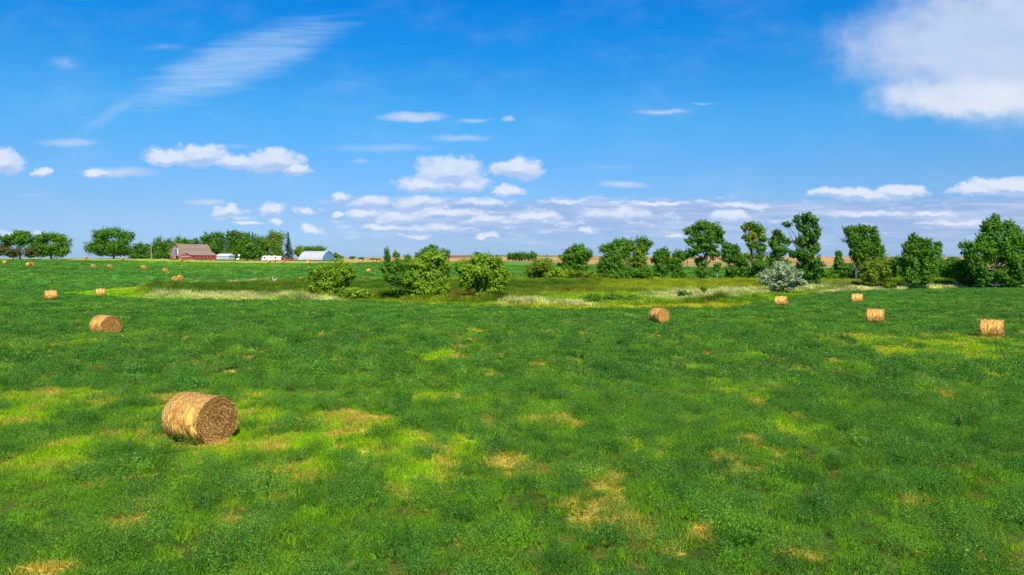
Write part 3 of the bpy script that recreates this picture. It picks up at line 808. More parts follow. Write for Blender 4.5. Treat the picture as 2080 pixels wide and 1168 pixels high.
exec_trees = True
G1 = 'trees along the back of the hollow'; G2 = 'willows in the hollow'; G3 = 'trees behind the farmyard'; G4 = 'trees on the left ridge'; G5 = 'distant grove trees'
G6 = 'bushes along the back of the hollow'
if exec_trees:
    # left ridge
    tree('broadleaf_tree', 'open spreading tree with a pale bare trunk at the far left', 'tree', 42, 432, [(18, 490, 16, 12), (40, 478, 20, 10), (52, 488, 14, 12), (10, 499, 9, 6), (34, 494, 14, 8)], 'mid', 3000, .62, G4, .45, 'pale_bark', clump=.34, inner=.2)
    tree('broadleaf_tree', 'wide dense tree right of the pale-trunked tree, yellowish on top', 'tree', 104, 436, [(76, 490, 20, 14), (100, 481, 26, 10), (122, 489, 18, 14), (72, 508, 20, 12), (108, 506, 30, 14), (134, 509, 10, 9), (88, 517, 20, 7), (122, 518, 16, 6)], 'green', 5200, .62, G4, .4)
    tree('shrub', 'brownish scrub thicket in the left corner below the open tree', 'shrub', -6, 428, [(-18, 508, 26, 16), (6, 512, 20, 13)], 'brown', 1500, .6, G4, .15)
    tree('shrub', 'brownish low shrub beside the pale bare trunk', 'shrub', 28, 429, [(24, 513, 14, 11), (62, 513, 14, 11), (64, 520, 14, 5), (22, 520, 14, 4)], 'brown', 1300, .6, G4, .15)
    tree('broadleaf_tree', 'large round tree alone on the ridge left of the barn', 'tree', 232, 462, [(206, 482, 17, 17), (231, 474, 23, 14), (256, 482, 17, 16), (187, 505, 15, 14), (212, 500, 24, 18), (248, 502, 26, 18), (236, 513, 26, 9), (208, 516, 18, 6), (256, 516, 20, 7)], 'mid', 6200, .65, G4, .5)
    for i, (bx, lb, mt, lab) in enumerate([
        (283, [(283, 506, 14, 14), (272, 512, 10, 10)], 'deep', 'small dark tree touching the big ridge tree on its right'),
        (302, [(300, 507, 13, 11)], 'mid', 'low tree behind the utility pole with the crossarm'),
        (320, [(318, 499, 17, 16), (325, 512, 18, 12)], 'deep', 'rounded tree between utility pole and barn'),
        (344, [(342, 500, 13, 16), (350, 512, 14, 12)], 'mid', 'tree peeping out just left of the barn gable')]):
        tree('broadleaf_tree', lab, 'tree', bx, 520 + i * 4, lb + [(bx, 517, 14, 8), (bx + 5, 521, 15, 6), (bx - 6, 523, 12, 4)], mt, 2600, .7, G3)
    skirt = lambda b: [(b - 4, 517, 14, 9), (b + 6, 522, 13, 6)]
    for i, (bx, lb, mt, lab) in enumerate([
        (368, [(366, 493, 15, 13), (372, 508, 18, 12)], 'mid', 'tree above the left end of the barn ridge'),
        (392, [(388, 495, 16, 11), (392, 508, 20, 10)], 'deep', 'low broad tree behind the middle of the barn roof'),
        (399, [(399, 487, 5.5, 5), (400, 496, 7, 8)], 'deep', 'small tree tip rising above the middle of the barn roof'),
        (419, [(418, 486, 11, 13), (420, 502, 16, 16)], 'green', 'pointed tree behind the right end of the barn'),
        (442, [(438, 480, 12, 10), (450, 482, 13, 12), (443, 502, 18, 20)], 'deep', 'broad dark tree behind the white metal shed'),
        (470, [(469, 475, 9, 9), (466, 490, 11, 14), (470, 510, 16, 16)], 'deep', 'tree with a narrow raised crown behind the round sign'),
        (486, [(486, 480, 12, 12), (482, 500, 13, 20)], 'green', 'bright leafy tree right of the narrow raised crown'),
        (501, [(500, 482, 9, 11), (500, 503, 14, 20)], 'mid', 'dark leafy tree left of the sharp spruce tip'),
        (518, [(516, 487, 14, 12), (520, 508, 16, 17)], 'deep', 'very dark tree behind the parked dark truck'),
        (538, [(537, 497, 10, 16), (534, 512, 12, 14)], 'deep', 'dark tree left of the pale cottonwood'),
        (560, [(552, 482, 13, 13), (570, 480, 14, 12), (545, 497, 11, 13), (563, 500, 16, 16), (568, 516, 12, 9)], 'olive', 'pale green cottonwood behind the white camper'),
        (610, [(606, 511, 11, 8), (613, 517, 12, 7)], 'olive', 'yellowish bush between the big spruce and the arched metal building'),
        (622, [(612, 506, 14, 9), (632, 508, 12, 10)], 'deep', 'low dark tree showing over the left of the arched metal roof'),
        (650, [(650, 508, 13, 8)], 'deep', 'low dark treetop over the middle of the arched metal roof'),
        (683, [(683, 518, 6, 5), (690, 523, 9, 3)], 'olive', 'small bush at the right foot of the arched metal building')]):
        tree('broadleaf_tree', lab, 'tree', bx, (548 if i < 12 else 570) if i < 14 else 492, lb + (skirt(bx) if i < 11 else []), mt, 2600 if i not in (2, 12, 13, 14) else 900, .72 if i not in (2, 12, 13, 14) else .55, G3, inner=.35)
    spruce('tall dark spruce standing right of the pale cottonwood', 586, 505, 470, 14, 5200)
    spruce('sharp spruce tip above the dark trees left of the camper', 514, 575, 471, 8, 1400)
    spruce('narrow spruce tip just left of the pale cottonwood', 535, 578, 477, 7, 1300)
    # horizon scrub
    for px, Y, lb, lab in [(716, 640, [(716, 523.5, 6, 3)], 'larger of two tiny round bushes on the horizon right of the arched building'), (733, 650, [(733, 525, 6, 2)], 'smaller tiny round bush on the horizon right of the arched building'), (762, 560, [(757, 527, 6, 2), (768, 527.5, 6, 2)], 'long low bush at the far edge of the green field')]:
        tree('shrub', lab, 'bush', px, Y, lb, 'deep', 260, .8, 'tiny bushes on the horizon', .1)
    # willows and thin trees in the hollow
    tree('willow_bush', 'broad yellow-green willow farthest left in the hollow', 'willow', 680, 133, [(650, 560, 27, 20), (693, 553, 28, 24), (645, 585, 24, 22), (682, 583, 26, 22), (716, 560, 11, 10), (662, 598, 26, 10), (700, 598, 18, 9)], 'willow', 12500, .25, G2, .16, clump=.26)
    tree('willow_bush', 'low willow at the right foot of the leftmost willow', 'willow', 728, 131, [(722, 597, 20, 13), (743, 600, 16, 11), (708, 602, 12, 8)], 'willow', 3600, .23, G2, .10, clump=.28)
    tree('young_tree', 'thin leafy tree with bare whitish lower twigs left of the middle willow', 'tree', 812, 128, [(792, 548, 17, 14), (812, 542, 15, 12), (800, 568, 18, 15), (818, 580, 16, 16), (806, 590, 12, 9)], 'green', 4200, .22, G2, .09, 'pale_bark', clump=.34, inner=.22)
    tree('willow_bush', 'tall middle willow with dark hollows under its crown', 'willow', 870, 129, [(882, 525, 27, 15), (853, 543, 30, 20), (895, 548, 24, 24), (843, 568, 26, 20), (882, 575, 30, 22), (862, 595, 30, 14), (900, 590, 16, 16)], 'willow', 14500, .25, G2, .18, clump=.26)
    tree('willow_bush', 'rounded willow farthest right in the hollow, narrow dark base', 'willow', 984, 127, [(978, 530, 24, 14), (1008, 538, 20, 16), (944, 545, 22, 16), (972, 553, 34, 20), (1018, 560, 20, 20), (980, 575, 28, 16), (952, 573, 20, 18), (1008, 585, 20, 12), (984, 594, 22, 10)], 'willow', 15000, .25, G2, .18, clump=.26)
    tree('broadleaf_tree', 'darker treetop rising behind the tall middle willow', 'tree', 880, 250, [(874, 509, 19, 12), (905, 516, 11, 12), (852, 520, 12, 10), (880, 530, 28, 18)], 'deep', 3200, .4, G1)
    tree('young_tree', 'slim dark sapling with an upright tip left of the middle willow', 'tree', 787, 262, [(786, 512, 5.5, 10), (788, 525, 8, 9), (787, 536, 8, 7)], 'deep', 900, .32, G1, .12)
    tree('young_tree', 'thin pale-stemmed sapling right of the slim dark sapling', 'tree', 806, 258, [(804, 520, 7, 9), (808, 533, 9, 9)], 'mid', 700, .32, G1, .10, 'pale_bark', inner=.2)
    tree('young_tree', 'short sapling against the left shoulder of the middle willow', 'tree', 828, 256, [(828, 526, 8, 10), (824, 538, 9, 9)], 'mid', 800, .32, G1, .10)
    tree('young_tree', 'leafy tip poking above the rightmost willow', 'tree', 972, 240, [(970, 518, 9, 6), (975, 530, 12, 12)], 'mid', 900, .32, G1, .12)
    # line of trees at the back of the hollow
    tree('broadleaf_tree', 'dark olive rounded bush farthest left of the tree line', 'bush', 1094, 236, [(1100, 540, 28, 15), (1085, 552, 22, 15), (1110, 555, 20, 13)], 'olive', 4600, .36, G6, .2)
    tree('broadleaf_tree', 'dome-shaped tree second from the left of the tree line', 'tree', 1168, 238, [(1172, 510, 22, 14), (1165, 524, 30, 16), (1186, 520, 18, 18), (1165, 545, 34, 20)], 'green', 7500, .38, G1)
    tree('shrub', 'low yellow-green bush in front of the dome-shaped tree, left half', 'bush', 1132, 231, [(1118, 562, 16, 10), (1140, 556, 22, 14)], 'willow', 2600, .34, G6, .12)
    tree('shrub', 'low yellow-green bush in front of the dome-shaped tree, right half', 'bush', 1182, 231, [(1170, 558, 22, 13), (1195, 561, 18, 11)], 'olive', 2600, .34, G6, .12)
    tree('broadleaf_tree', 'high spreading tree behind with a knob of crown at its right', 'tree', 1270, 262, [(1229, 506, 13, 9), (1252, 499, 18, 12), (1276, 496, 18, 11), (1304, 492, 15, 13), (1318, 497, 8, 9), (1262, 515, 30, 16), (1300, 512, 18, 12)], 'mid', 6500, .42, G1, clump=.3)
    tree('broadleaf_tree', 'rounded green tree filling the left of the spreading tree', 'tree', 1246, 236, [(1246, 525, 20, 14), (1228, 538, 16, 14), (1255, 548, 22, 18), (1226, 558, 14, 12)], 'green', 5600, .36, G1)
    tree('broadleaf_tree', 'olive upright tree in front of the spreading tree', 'tree', 1298, 240, [(1297, 512, 14, 12), (1296, 530, 17, 15), (1300, 550, 20, 16)], 'olive', 4200, .36, G1)
    tree('shrub', 'broad bright bush at the foot of the olive upright tree', 'bush', 1292, 232, [(1275, 557, 20, 14), (1308, 556, 18, 15), (1250, 563, 16, 9)], 'green', 3600, .34, G6, .12)
    tree('broadleaf_tree', 'dark tree left of the gap with green field showing', 'tree', 1344, 238, [(1348, 515, 15, 11), (1338, 528, 16, 14), (1348, 545, 20, 20), (1338, 560, 14, 12)], 'mid', 5200, .36, G1)
    tree('broadleaf_tree', 'smaller tree right beside the gap with green field showing', 'tree', 1376, 238, [(1376, 520, 12, 12), (1372, 540, 16, 16), (1378, 560, 16, 11)], 'green', 3600, .36, G1)
    tree('broadleaf_tree', 'faint far tree above the gap left of the big round tree', 'tree', 1396, 380, [(1396, 518, 14, 10), (1384, 526, 12, 8)], 'deep', 1500, .5, G1)
    tree('broadleaf_tree', 'large round-headed tree standing clear with sky holes in its crown', 'tree', 1430, 240, [(1408, 470, 15, 14), (1432, 462, 24, 12), (1458, 473, 14, 14), (1401, 490, 11, 8), (1436, 484, 26, 14), (1462, 490, 10, 10), (1430, 503, 26, 12), (1412, 512, 14, 8), (1450, 516, 16, 10), (1426, 535, 13, 12), (1426, 555, 14, 13)], 'green', 8200, .40, G1, .42, clump=.33, inner=.26)
    tree('broadleaf_tree', 'half-height tree at the right of the large round-headed tree', 'tree', 1482, 262, [(1476, 504, 13, 11), (1492, 510, 13, 12), (1480, 522, 18, 12), (1500, 530, 12, 14)], 'deep', 3800, .42, G1)
    tree('young_tree', 'small standard tree with a thin pale stem on the green field', 'tree', 1457, 237, [(1458, 540, 9, 6), (1455, 547, 9, 6)], 'mid', 800, .3, G1, .10, 'pale_bark', inner=.2)
    tree('shrub', 'dark bush right of the small standard tree', 'bush', 1488, 236, [(1486, 553, 12, 13), (1490, 545, 8, 8)], 'deep', 1900, .34, G6, .12)
    tree('broadleaf_tree', 'bushy green tree left of the yellow-topped tree', 'tree', 1508, 238, [(1505, 528, 12, 12), (1508, 548, 16, 16), (1515, 562, 18, 10)], 'green', 3400, .36, G1)
    tree('broadleaf_tree', 'yellow-topped tree with forked dark trunk', 'tree', 1530, 240, [(1522, 462, 14, 11), (1540, 468, 14, 13), (1517, 483, 11, 8), (1548, 484, 10, 12), (1527, 500, 12, 9), (1546, 505, 12, 10), (1518, 522, 10, 8), (1532, 480, 12, 12), (1538, 525, 12, 12)], 'yellow', 5200, .36, G1, .32, clump=.33, inner=.22)
    tree('shrub', 'low bush under the yellow-topped tree', 'bush', 1545, 236, [(1540, 540, 18, 12), (1550, 556, 18, 14), (1530, 563, 12, 9)], 'mid', 3400, .34, G6, .12)
    tree('broadleaf_tree', 'upright tree between the yellow-topped tree and the tallest cottonwood', 'tree', 1578, 244, [(1580, 478, 10, 14), (1574, 495, 13, 12), (1598, 492, 9, 8), (1582, 512, 18, 14), (1570, 532, 20, 14), (1590, 540, 16, 16)], 'deep', 5200, .38, G1, .28)
    tree('cottonwood_tree', 'tallest cottonwood, ragged top and one long arm out to its left', 'tree', 1634, 172, [(1637, 444, 11, 12), (1618, 446, 8, 8), (1600, 457, 9, 6), (1652, 452, 8, 12), (1632, 462, 15, 12), (1660, 470, 7, 13), (1644, 484, 16, 15), (1626, 492, 12, 13), (1650, 508, 18, 18), (1632, 522, 18, 18), (1612, 518, 10, 9), (1652, 540, 18, 20), (1630, 552, 20, 20), (1646, 572, 20, 15)], 'deep', 12500, .31, G1, .34, clump=.30, inner=.22)
    tree('russian_olive', 'silver-grey leaning shrub in front of the tallest cottonwood', 'shrub', 1594, 152, [(1562, 563, 17, 13), (1590, 547, 20, 13), (1588, 562, 26, 15), (1612, 560, 14, 12), (1575, 577, 24, 10), (1605, 577, 24, 10), (1628, 575, 12, 7), (1552, 572, 10, 7)], 'silver', 10500, .24, None, .16, clump=.24, inner=.25)
    for bx, Y, lb, mt, n, lab in [
        (1686, 236, [(1684, 562, 18, 11), (1674, 556, 10, 8)], 'green', 2200, 'low bush just right of the tallest cottonwood'),
        (1704, 240, [(1705, 517, 7, 10), (1702, 535, 10, 11), (1704, 553, 13, 14)], 'mid', 2900, 'slender tree right of the low bush, field showing behind'),
        (1728, 240, [(1724, 545, 12, 12), (1732, 560, 16, 12)], 'deep', 2600, 'dark bush beneath the broad two-headed tree'),
        (1745, 236, [(1748, 552, 12, 14)], 'deep', 1700, 'dark rounded bush left of the leaning olive bush'),
        (1812, 238, [(1818, 535, 12, 14), (1815, 555, 14, 14)], 'mid', 2600, 'bush filling the gap left of the conical tree'),
        (1898, 236, [(1903, 540, 12, 18), (1895, 560, 12, 14)], 'mid', 2600, 'bush under the small tufted treetop'),
        (1928, 240, [(1922, 538, 13, 9), (1935, 530, 12, 8), (1925, 555, 16, 14)], 'mid', 3000, 'bush behind the pale grass gap on the right'),
        ]:
        tree('shrub', lab, 'bush', bx, Y, lb, mt, n, .36, G6, .15)
    tree('cottonwood_tree', 'broad two-headed tree right of the field gap', 'tree', 1738, 218, [(1722, 470, 10, 13), (1750, 466, 14, 11), (1728, 488, 15, 14), (1774, 472, 11, 13), (1752, 488, 18, 16), (1778, 494, 14, 16), (1758, 508, 24, 14), (1788, 514, 15, 16), (1734, 512, 12, 10), (1748, 528, 20, 15), (1782, 533, 18, 15)], 'green', 8200, .36, G1, .32, clump=.30)
    tree('willow_bush', 'olive-green leaning bush below the broad two-headed tree', 'bush', 1786, 168, [(1764, 543, 19, 12), (1797, 538, 18, 14), (1762, 562, 18, 14), (1798, 558, 16, 14), (1775, 575, 14, 10), (1812, 548, 10, 12)], 'olive', 7200, .28, G6, .16)
    tree('shrub', 'knee-high olive bush left of the conical tree foot', 'bush', 1808, 164, [(1808, 581, 13, 7)], 'olive', 900, .24, G6, .06)
    tree('cottonwood_tree', 'conical dense tree standing alone before the pale grass', 'tree', 1862, 164, [(1856, 488, 11, 12), (1882, 495, 10, 11), (1850, 506, 17, 13), (1876, 514, 20, 15), (1850, 530, 22, 16), (1880, 540, 22, 18), (1852, 556, 22, 16), (1876, 567, 22, 13), (1858, 575, 14, 8)], 'green', 11500, .29, G1, .26, clump=.27)
    tree('broadleaf_tree', 'small tufted treetop behind the right side of the conical tree', 'tree', 1905, 250, [(1907, 496, 8, 6), (1903, 508, 10, 9), (1902, 525, 12, 12)], 'deep', 1700, .38, G1)
    tree('shrub', 'dark rounded bush with shaded stems left of the rightmost tree', 'bush', 1950, 170, [(1945, 540, 22, 12), (1930, 555, 18, 12), (1955, 560, 24, 18), (1968, 572, 14, 12)], 'mid', 6200, .28, G6, .15)
    tree('cottonwood_tree', 'huge many-stemmed tree at the right edge', 'tree', 2022, 164, [(2022, 446, 11, 11), (2024, 466, 13, 12), (2002, 462, 10, 14), (2048, 458, 12, 13), (1960, 500, 12, 11), (1984, 505, 14, 16), (2014, 480, 14, 16), (2048, 485, 18, 20), (2074, 500, 18, 22), (2008, 520, 22, 20), (2048, 525, 26, 24), (1990, 545, 20, 20), (2030, 558, 26, 18), (2072, 548, 24, 26), (2105, 520, 24, 34), (2000, 570, 18, 12), (1998, 488, 16, 16), (2032, 503, 24, 20), (2066, 472, 13, 14), (1974, 528, 20, 18), (2058, 574, 26, 12)], 'mid', 20000, .30, G1, .30, clump=.27)
    # distant grove beyond the fields
    for i, (px, top) in enumerate([(1035, 516), (1041, 515), (1048, 514.5), (1054, 515), (1060, 514), (1066, 514.5), (1073, 516), (1080, 513.5), (1086, 514.5)]):
        tree('broadleaf_tree', 'dark tree in the small far grove on the horizon', 'tree', px, 960 + 9 * (i % 3), [(px, (top + 530) / 2 - 1, 5.2, (530 - top) / 2 + 1)], 'deep', 420, 1.0, G5, .3)
    # bushes inside the hollow
    tree('shrub', 'small dark green rounded bush in the pale grass of the hollow', 'bush', 1393, 133, [(1388, 598, 11, 7), (1402, 600, 8, 6)], 'deep', 1500, .20, 'small bushes in the hollow', .06)
    tree('shrub', 'thin upright bush right of the dark rounded bush in the hollow', 'bush', 1434, 134, [(1430, 588, 6, 7), (1437, 600, 7, 7)], 'olive', 560, .2, 'small bushes in the hollow', .05, inner=.2)
    tree('shrub', 'pale small upright bush at the front edge of the hollow', 'bush', 1322, 113, [(1321, 615, 4, 5)], 'willow', 300, .13, 'small bushes in the hollow', .04)
    for px, py, r, Y, lab in [(1205, 612, 16, 118, 'bright green weedy mound farthest left in the hollow front'), (1245, 610, 18, 119, 'bright green weedy mound in the middle of the hollow front'), (1285, 613, 14, 118, 'bright green weedy mound farthest right in the hollow front')]:
        tree('shrub', lab, 'bush', px, Y, [(px, py - 4, r * 1.15, 10), (px + 10, py - 2, r * .9, 8), (px - 10, py - 1, r * .8, 7)], 'green', 3000, .15, 'weedy green mounds', .04)


# ------------------------------------------------------------------ hay bales
def bale_proto(name, R, L, fuzz, seed, seg=64, nx=26, sr=1.0):
    """axis along local x, origin under the middle of the roll"""
    rng = np.random.default_rng(seed)
    rt = root(name, (0, 0, 0), 0, 'x', 'hay bale')
    a = np.linspace(0, 2 * np.pi, seg, endpoint=False); xs = np.linspace(-L / 2, L / 2, nx)
    X, A = np.meshgrid(xs, a, indexing='ij')
    e = np.abs(X) / (L / 2)
    rr = R * (1 - .055 * e ** 6) + (fbm(X * 3 + 50, np.cos(A) * 2 + 9, .9, seed, 3) - .5) * .13 + (fbm(X * 3 + 70, np.sin(A) * 2 + 9, .9, seed + 3, 3) - .5) * .13 + (vnoise(X * 16, A * 2, seed + 5) - .5) * .05
    sag = 1 - .11 * np.clip(-np.sin(A), 0, 1) ** 3 - .03 * np.clip(np.sin(A), 0, 1) ** 2
    X = X * (1 + (fbm(np.cos(A) * 2 + 5, np.sin(A) * 2 + X, .8, seed + 8, 3) - .5) * .10)
    yv = np.cos(A) * rr * (1.02 + .05 * np.clip(-np.sin(A), 0, 1)); zv = np.sin(A) * rr * sag
    V = np.stack([X.ravel(), yv.ravel(), zv.ravel()], 1)
    i, j = np.meshgrid(np.arange(nx - 1), np.arange(seg), indexing='ij')
    p = (i * seg + j).ravel(); q = (i * seg + (j + 1) % seg).ravel()
    Q = np.stack([p, q, q + seg, p + seg], 1)
    zoff = R * .93
    so_ = np_mesh('rolled_side', V, Q, M['side'], rt, smooth=True); so_.location = (0, 0, zoff)
    for s in (-1, 1):
        nr = 16; rad = np.linspace(.0, .997, nr)
        ring = V[:seg] if s < 0 else V[-seg:]; rx_ = np.abs(ring[:, 0])
        Vs = []
        for k, t in enumerate(rad):
            d = (.05 * (1 - t ** 4) + .035 * np.sin(t * 34 + a)) * (t < .97)
            x = s * (rx_ * t ** 2 + L / 2 * (1 - t ** 2)) + s * d * .8 + s * (rng.random(seg) - .5) * .03 * (t < .97)
            Vs.append(np.stack([x, ring[:, 1] * t, ring[:, 2] * t], 1))
        Vs = np.concatenate(Vs)
        i, j = np.meshgrid(np.arange(nr - 1), np.arange(seg), indexing='ij')
        p = (i * seg + j).ravel(); q = (i * seg + (j + 1) % seg).ravel()
        Q2 = np.stack([p, q, q + seg, p + seg], 1)
        if s < 0: Q2 = Q2[:, ::-1]
        eo = np_mesh('end_face', Vs, Q2, M['end'], rt, smooth=True); eo.location = (0, 0, zoff)
    # loose straws over the roll
    if fuzz:
        n = fuzz; ns = int(n * .62)
        a1 = rng.uniform(0, 2 * np.pi, ns); x1 = rng.uniform(-L / 2, L / 2, ns)
        c = np.stack([x1, np.cos(a1) * R * 1.02, np.sin(a1) * R], 1)
        nr_ = np.stack([0 * a1, np.cos(a1), np.sin(a1)], 1)
        tg = np.stack([rng.normal(size=ns) * .35, -np.sin(a1), np.cos(a1)], 1) * rng.choice([-1, 1], (ns, 1))
        lift = rng.uniform(.0, .30, (ns, 1)) ** 1.5
        edge = rng.random(ns) < .2
        c[edge, 0] = np.sign(c[edge, 0]) * L / 2 * rng.uniform(.97, 1.01, edge.sum())
        t = tg + nr_ * lift * 1.2
        r2 = np.sqrt(rng.random(n - ns)) * R * .98; a2 = rng.uniform(0, 2 * np.pi, n - ns); s2 = rng.choice([-1, 1], n - ns)
        c2 = np.stack([s2 * (L / 2 + .035), np.cos(a2) * r2, np.sin(a2) * r2], 1)
        n2 = np.stack([s2, 0 * a2, 0 * a2], 1)
        t2 = np.stack([s2 * rng.uniform(0, .6, n - ns), -np.sin(a2), np.cos(a2)], 1) + rng.normal(size=(n - ns, 3)) * .45
        c = np.concatenate([c, c2]); nn = np.concatenate([nr_, n2]); t = np.concatenate([t, t2])
        t /= np.linalg.norm(t, axis=1, keepdims=True)
        b = np.cross(nn, t); ln = rng.uniform(.04, .16, (n, 1)) * sr; w = rng.uniform(.003, .007, (n, 1)) * sr
        c = c + nn * .012
        sagv = nn * ln * .12
        Vf = np.stack([c - t * ln - b * w, c - t * ln + b * w, c + t * ln + b * w - sagv, c + t * ln - b * w - sagv], 1).reshape(-1, 3)
        f_ = np_mesh('loose_straw', Vf, np.arange(4 * n).reshape(-1, 4), M['strand'], rt, att=np.repeat(rng.random(n) * np.where(np.arange(n) < ns, 1, .7), 4)); f_.location = (0, 0, zoff)
    return rt


def clone(o, loc, rz, label, group, scale=1.0):
    c = o.copy(); C.objects.link(c); c.location = loc; c.rotation_euler = (0, 0, rz); c.scale = (scale,) * 3
    tag(c, label, None, group)
    for ch in o.children:
        d = ch.copy(); C.objects.link(d); d.parent = c
    return c


GB = 'round hay bales left on the field'
# px of the middle, distance, angle of the roll axis (degrees, 0 = across the view), label
BALES = [
    ('hero', 401, 22.8, -27, 'largest hay bale in the left foreground, brown coiled end turned right'),
    ('near', 212, 54.5, -30, 'hay bale on the left slope whose ringed end has a dark centre'),
    ('near', 1340, 75, -66, 'hay bale in the middle distance showing a bright orange end'),
    ('near', 2018, 58.5, -36, 'hay bale nearest the right edge, seen side on'),
    ('near', 1780, 73, -28, 'hay bale right of centre, second nearest on the right side'),
    ('mid', 1742, 112, -26, 'small hay bale farthest back on the right, below the olive bush'),
    ('mid', 1588, 107, -34, 'hay bale just below the silver-grey shrub'),
    ('mid', 101, 112, 42, 'hay bale on the left, seen side on, left of the lime grass'),
    ('mid', 203, 133, 30, 'hay bale seen side on standing in the bright lime grass'),
    ('far', 612, 218, -55, 'hay bale half hidden by the leftmost willow'),
    ('far', 355, 211, -50, 'left and nearer hay bale of the touching pair on the slope'),
    ('far', 366, 220, -42, 'right and farther hay bale of the touching pair on the slope'),
    ('far', 336, 262, -45, 'hay bale just above the touching pair, below the barn'),
    ('far', 292, 285, -45, 'hay bale below the utility pole with the crossarm'),
    ('far', 223, 292, -45, 'right one of two small hay bales below the big ridge tree'),
    ('far', 190, 292, -45, 'left one of two small hay bales below the big ridge tree'),
    ('far', 66, 302, -40, 'right one of two hay bales touching under the wide ridge tree'),
    ('far', 59, 300, -10, 'left one of two hay bales touching under the wide ridge tree'),
    ('far', 12, 330, -10, 'pale hay bale farthest left near the picture edge'),
    ('far', 175, 445, -30, 'tiny hay bale up on the crest in the gap between trees'),
    ('far', 249, 425, -25, 'tiny hay bale on the yellow crest below the big ridge tree'),
    ('far', 368, 405, -30, 'tiny hay bale right below the barn gable'),
    ('far', 547, 408, -30, 'left hay bale of two overlapping just below the camper'),
    ('far', 558, 428, -30, 'right and higher hay bale of two overlapping just below the camper'),
    ('far', 574, 398, -30, 'hay bale right below the red tractor'),
    ('far', 628, 455, -30, 'hay bale in front of the arched metal building, higher of two'),
    ('far', 626, 402, 5, 'hay bale in front of the arched metal building, lower of two'),
    ('far', 750, 292, -25, 'lone hay bale right of the leftmost willow'),
    ('far', 735, 455, -20, 'small hay bale at the far field edge, left of the close row'),
    ('far', 756, 445, -20, 'left bale of the close row at the far field edge'),
    ('far', 762, 446, -20, 'middle bale of the close row at the far field edge'),
    ('far', 770, 447, -20, 'right bale of the close row at the far field edge'),
    ('far', 1038, 880, -20, 'tiny pale bale before the distant grove, left one'),
    ('far', 1064, 880, -20, 'tiny pale bale before the distant grove, right one'),
    ('far', 1419, 440, -40, 'tiny bale on tan stubble seen under the round-headed tree'),
]
protos = {'hero': bale_proto('hay_bale', .765, 1.52, 15000, 5, 96, 40), 'near': bale_proto('hay_bale', .80, 1.50, 1500, 9, sr=1.3), 'mid': bale_proto('hay_bale', .80, 1.5, 300, 14, 48, 16, 1.8), 'far': bale_proto('hay_bale', .85, 1.55, 0, 21, 32, 10)}
used = set()
BPOS = []
for kind, px, Y, deg, lab in BALES:
    x = (px - 1040) / F * Y; z = float(H(x, Y))
    if Y > 150: z += .1
    BPOS.append((x, Y))
    if kind not in used:
        used.add(kind); o = protos[kind]; o.location = (x, Y, z); o.rotation_euler = (0, 0, math.radians(deg)); tag(o, lab, None, GB)
    else:
        o = clone(protos[kind], (x, Y, z), math.radians(deg), lab, GB, 1.0 + random.Random(px).uniform(-.05, .06))
    u_, v_ = x / Y, (z) / Y
BPOS = np.array(BPOS)


# ------------------------------------------------------------------ scattered ground cover
def plant_mesh(name, V, Q, var, flower=None, mat=None):
    o = np_mesh(name, V, Q, mat or M['plant'], att=var, link=False)
    if flower is not None:
        a = o.data.attributes.new('flower', 'FLOAT', 'POINT'); a.data.foreach_set('value', np.asarray(flower, np.float32))
    return o


def alfalfa(seed, R, Hh, n, leaf, nflow=0):
    rng = np.random.default_rng(seed)
    ns = max(8, n // 12)
    ang = rng.uniform(0, 2 * np.pi, ns); rad = np.sqrt(rng.random(ns)) * R
    lean = rng.normal(size=(ns, 2)) * .12
    k = rng.integers(0, ns, n); t = rng.uniform(.15, 1, n) ** .7
    hh = Hh * (1 - .55 * (rad / R) ** 2) * rng.uniform(.75, 1.15, ns)
    P = np.stack([np.cos(ang[k]) * rad[k] + lean[k, 0] * t * 1.4 + rng.normal(size=n) * leaf * .9, np.sin(ang[k]) * rad[k] + lean[k, 1] * t * 1.4 + rng.normal(size=n) * leaf * .9, hh[k] * t], 1)
    N_ = rng.normal(size=(n, 3)) * .75 + np.array([0, 0, .65]) + np.concatenate([P[:, :2] / R * .5, np.zeros((n, 1))], 1)
    N_ /= np.linalg.norm(N_, axis=1, keepdims=True)
    V, Q = leaf_quads(P, N_, leaf, rng, .36)
    var = rng.random(n); fl = np.zeros(n)
    if nflow:
        f = rng.choice(n, nflow, replace=False); f = f[t[f] > .8]; fl[f] = 1
    return plant_mesh('alfalfa_plant', V, Q, np.repeat(var, 4), np.repeat(fl, 4))


def grass(seed, R, Hh, n, w, lean=.35, mat=None):
    rng = np.random.default_rng(seed)
    a = rng.uniform(0, 2 * np.pi, n); r = np.sqrt(rng.random(n)) * R
    b = np.stack([np.cos(a) * r, np.sin(a) * r, np.zeros(n) - .02], 1)
    d = rng.normal(size=(n, 3)) * lean; d[:, 2] = 1
    h = Hh * rng.uniform(.5, 1.15, (n, 1))
    s = rand_dirs(n, rng); s[:, 2] = 0; s /= np.linalg.norm(s, axis=1, keepdims=True); s = s * w
    top = b + d * h; mid = b + d * h * .55 * np.array([.7, .7, 1.1])
    V = np.stack([b - s, b + s, mid + s * .8, top, mid - s * .8], 1).reshape(-1, 3)
    Q = np.arange(5 * n).reshape(-1, 5)
    return plant_mesh('grass_tuft', V, Q, np.repeat(rng.random(n), 5), np.zeros(5 * n), mat)


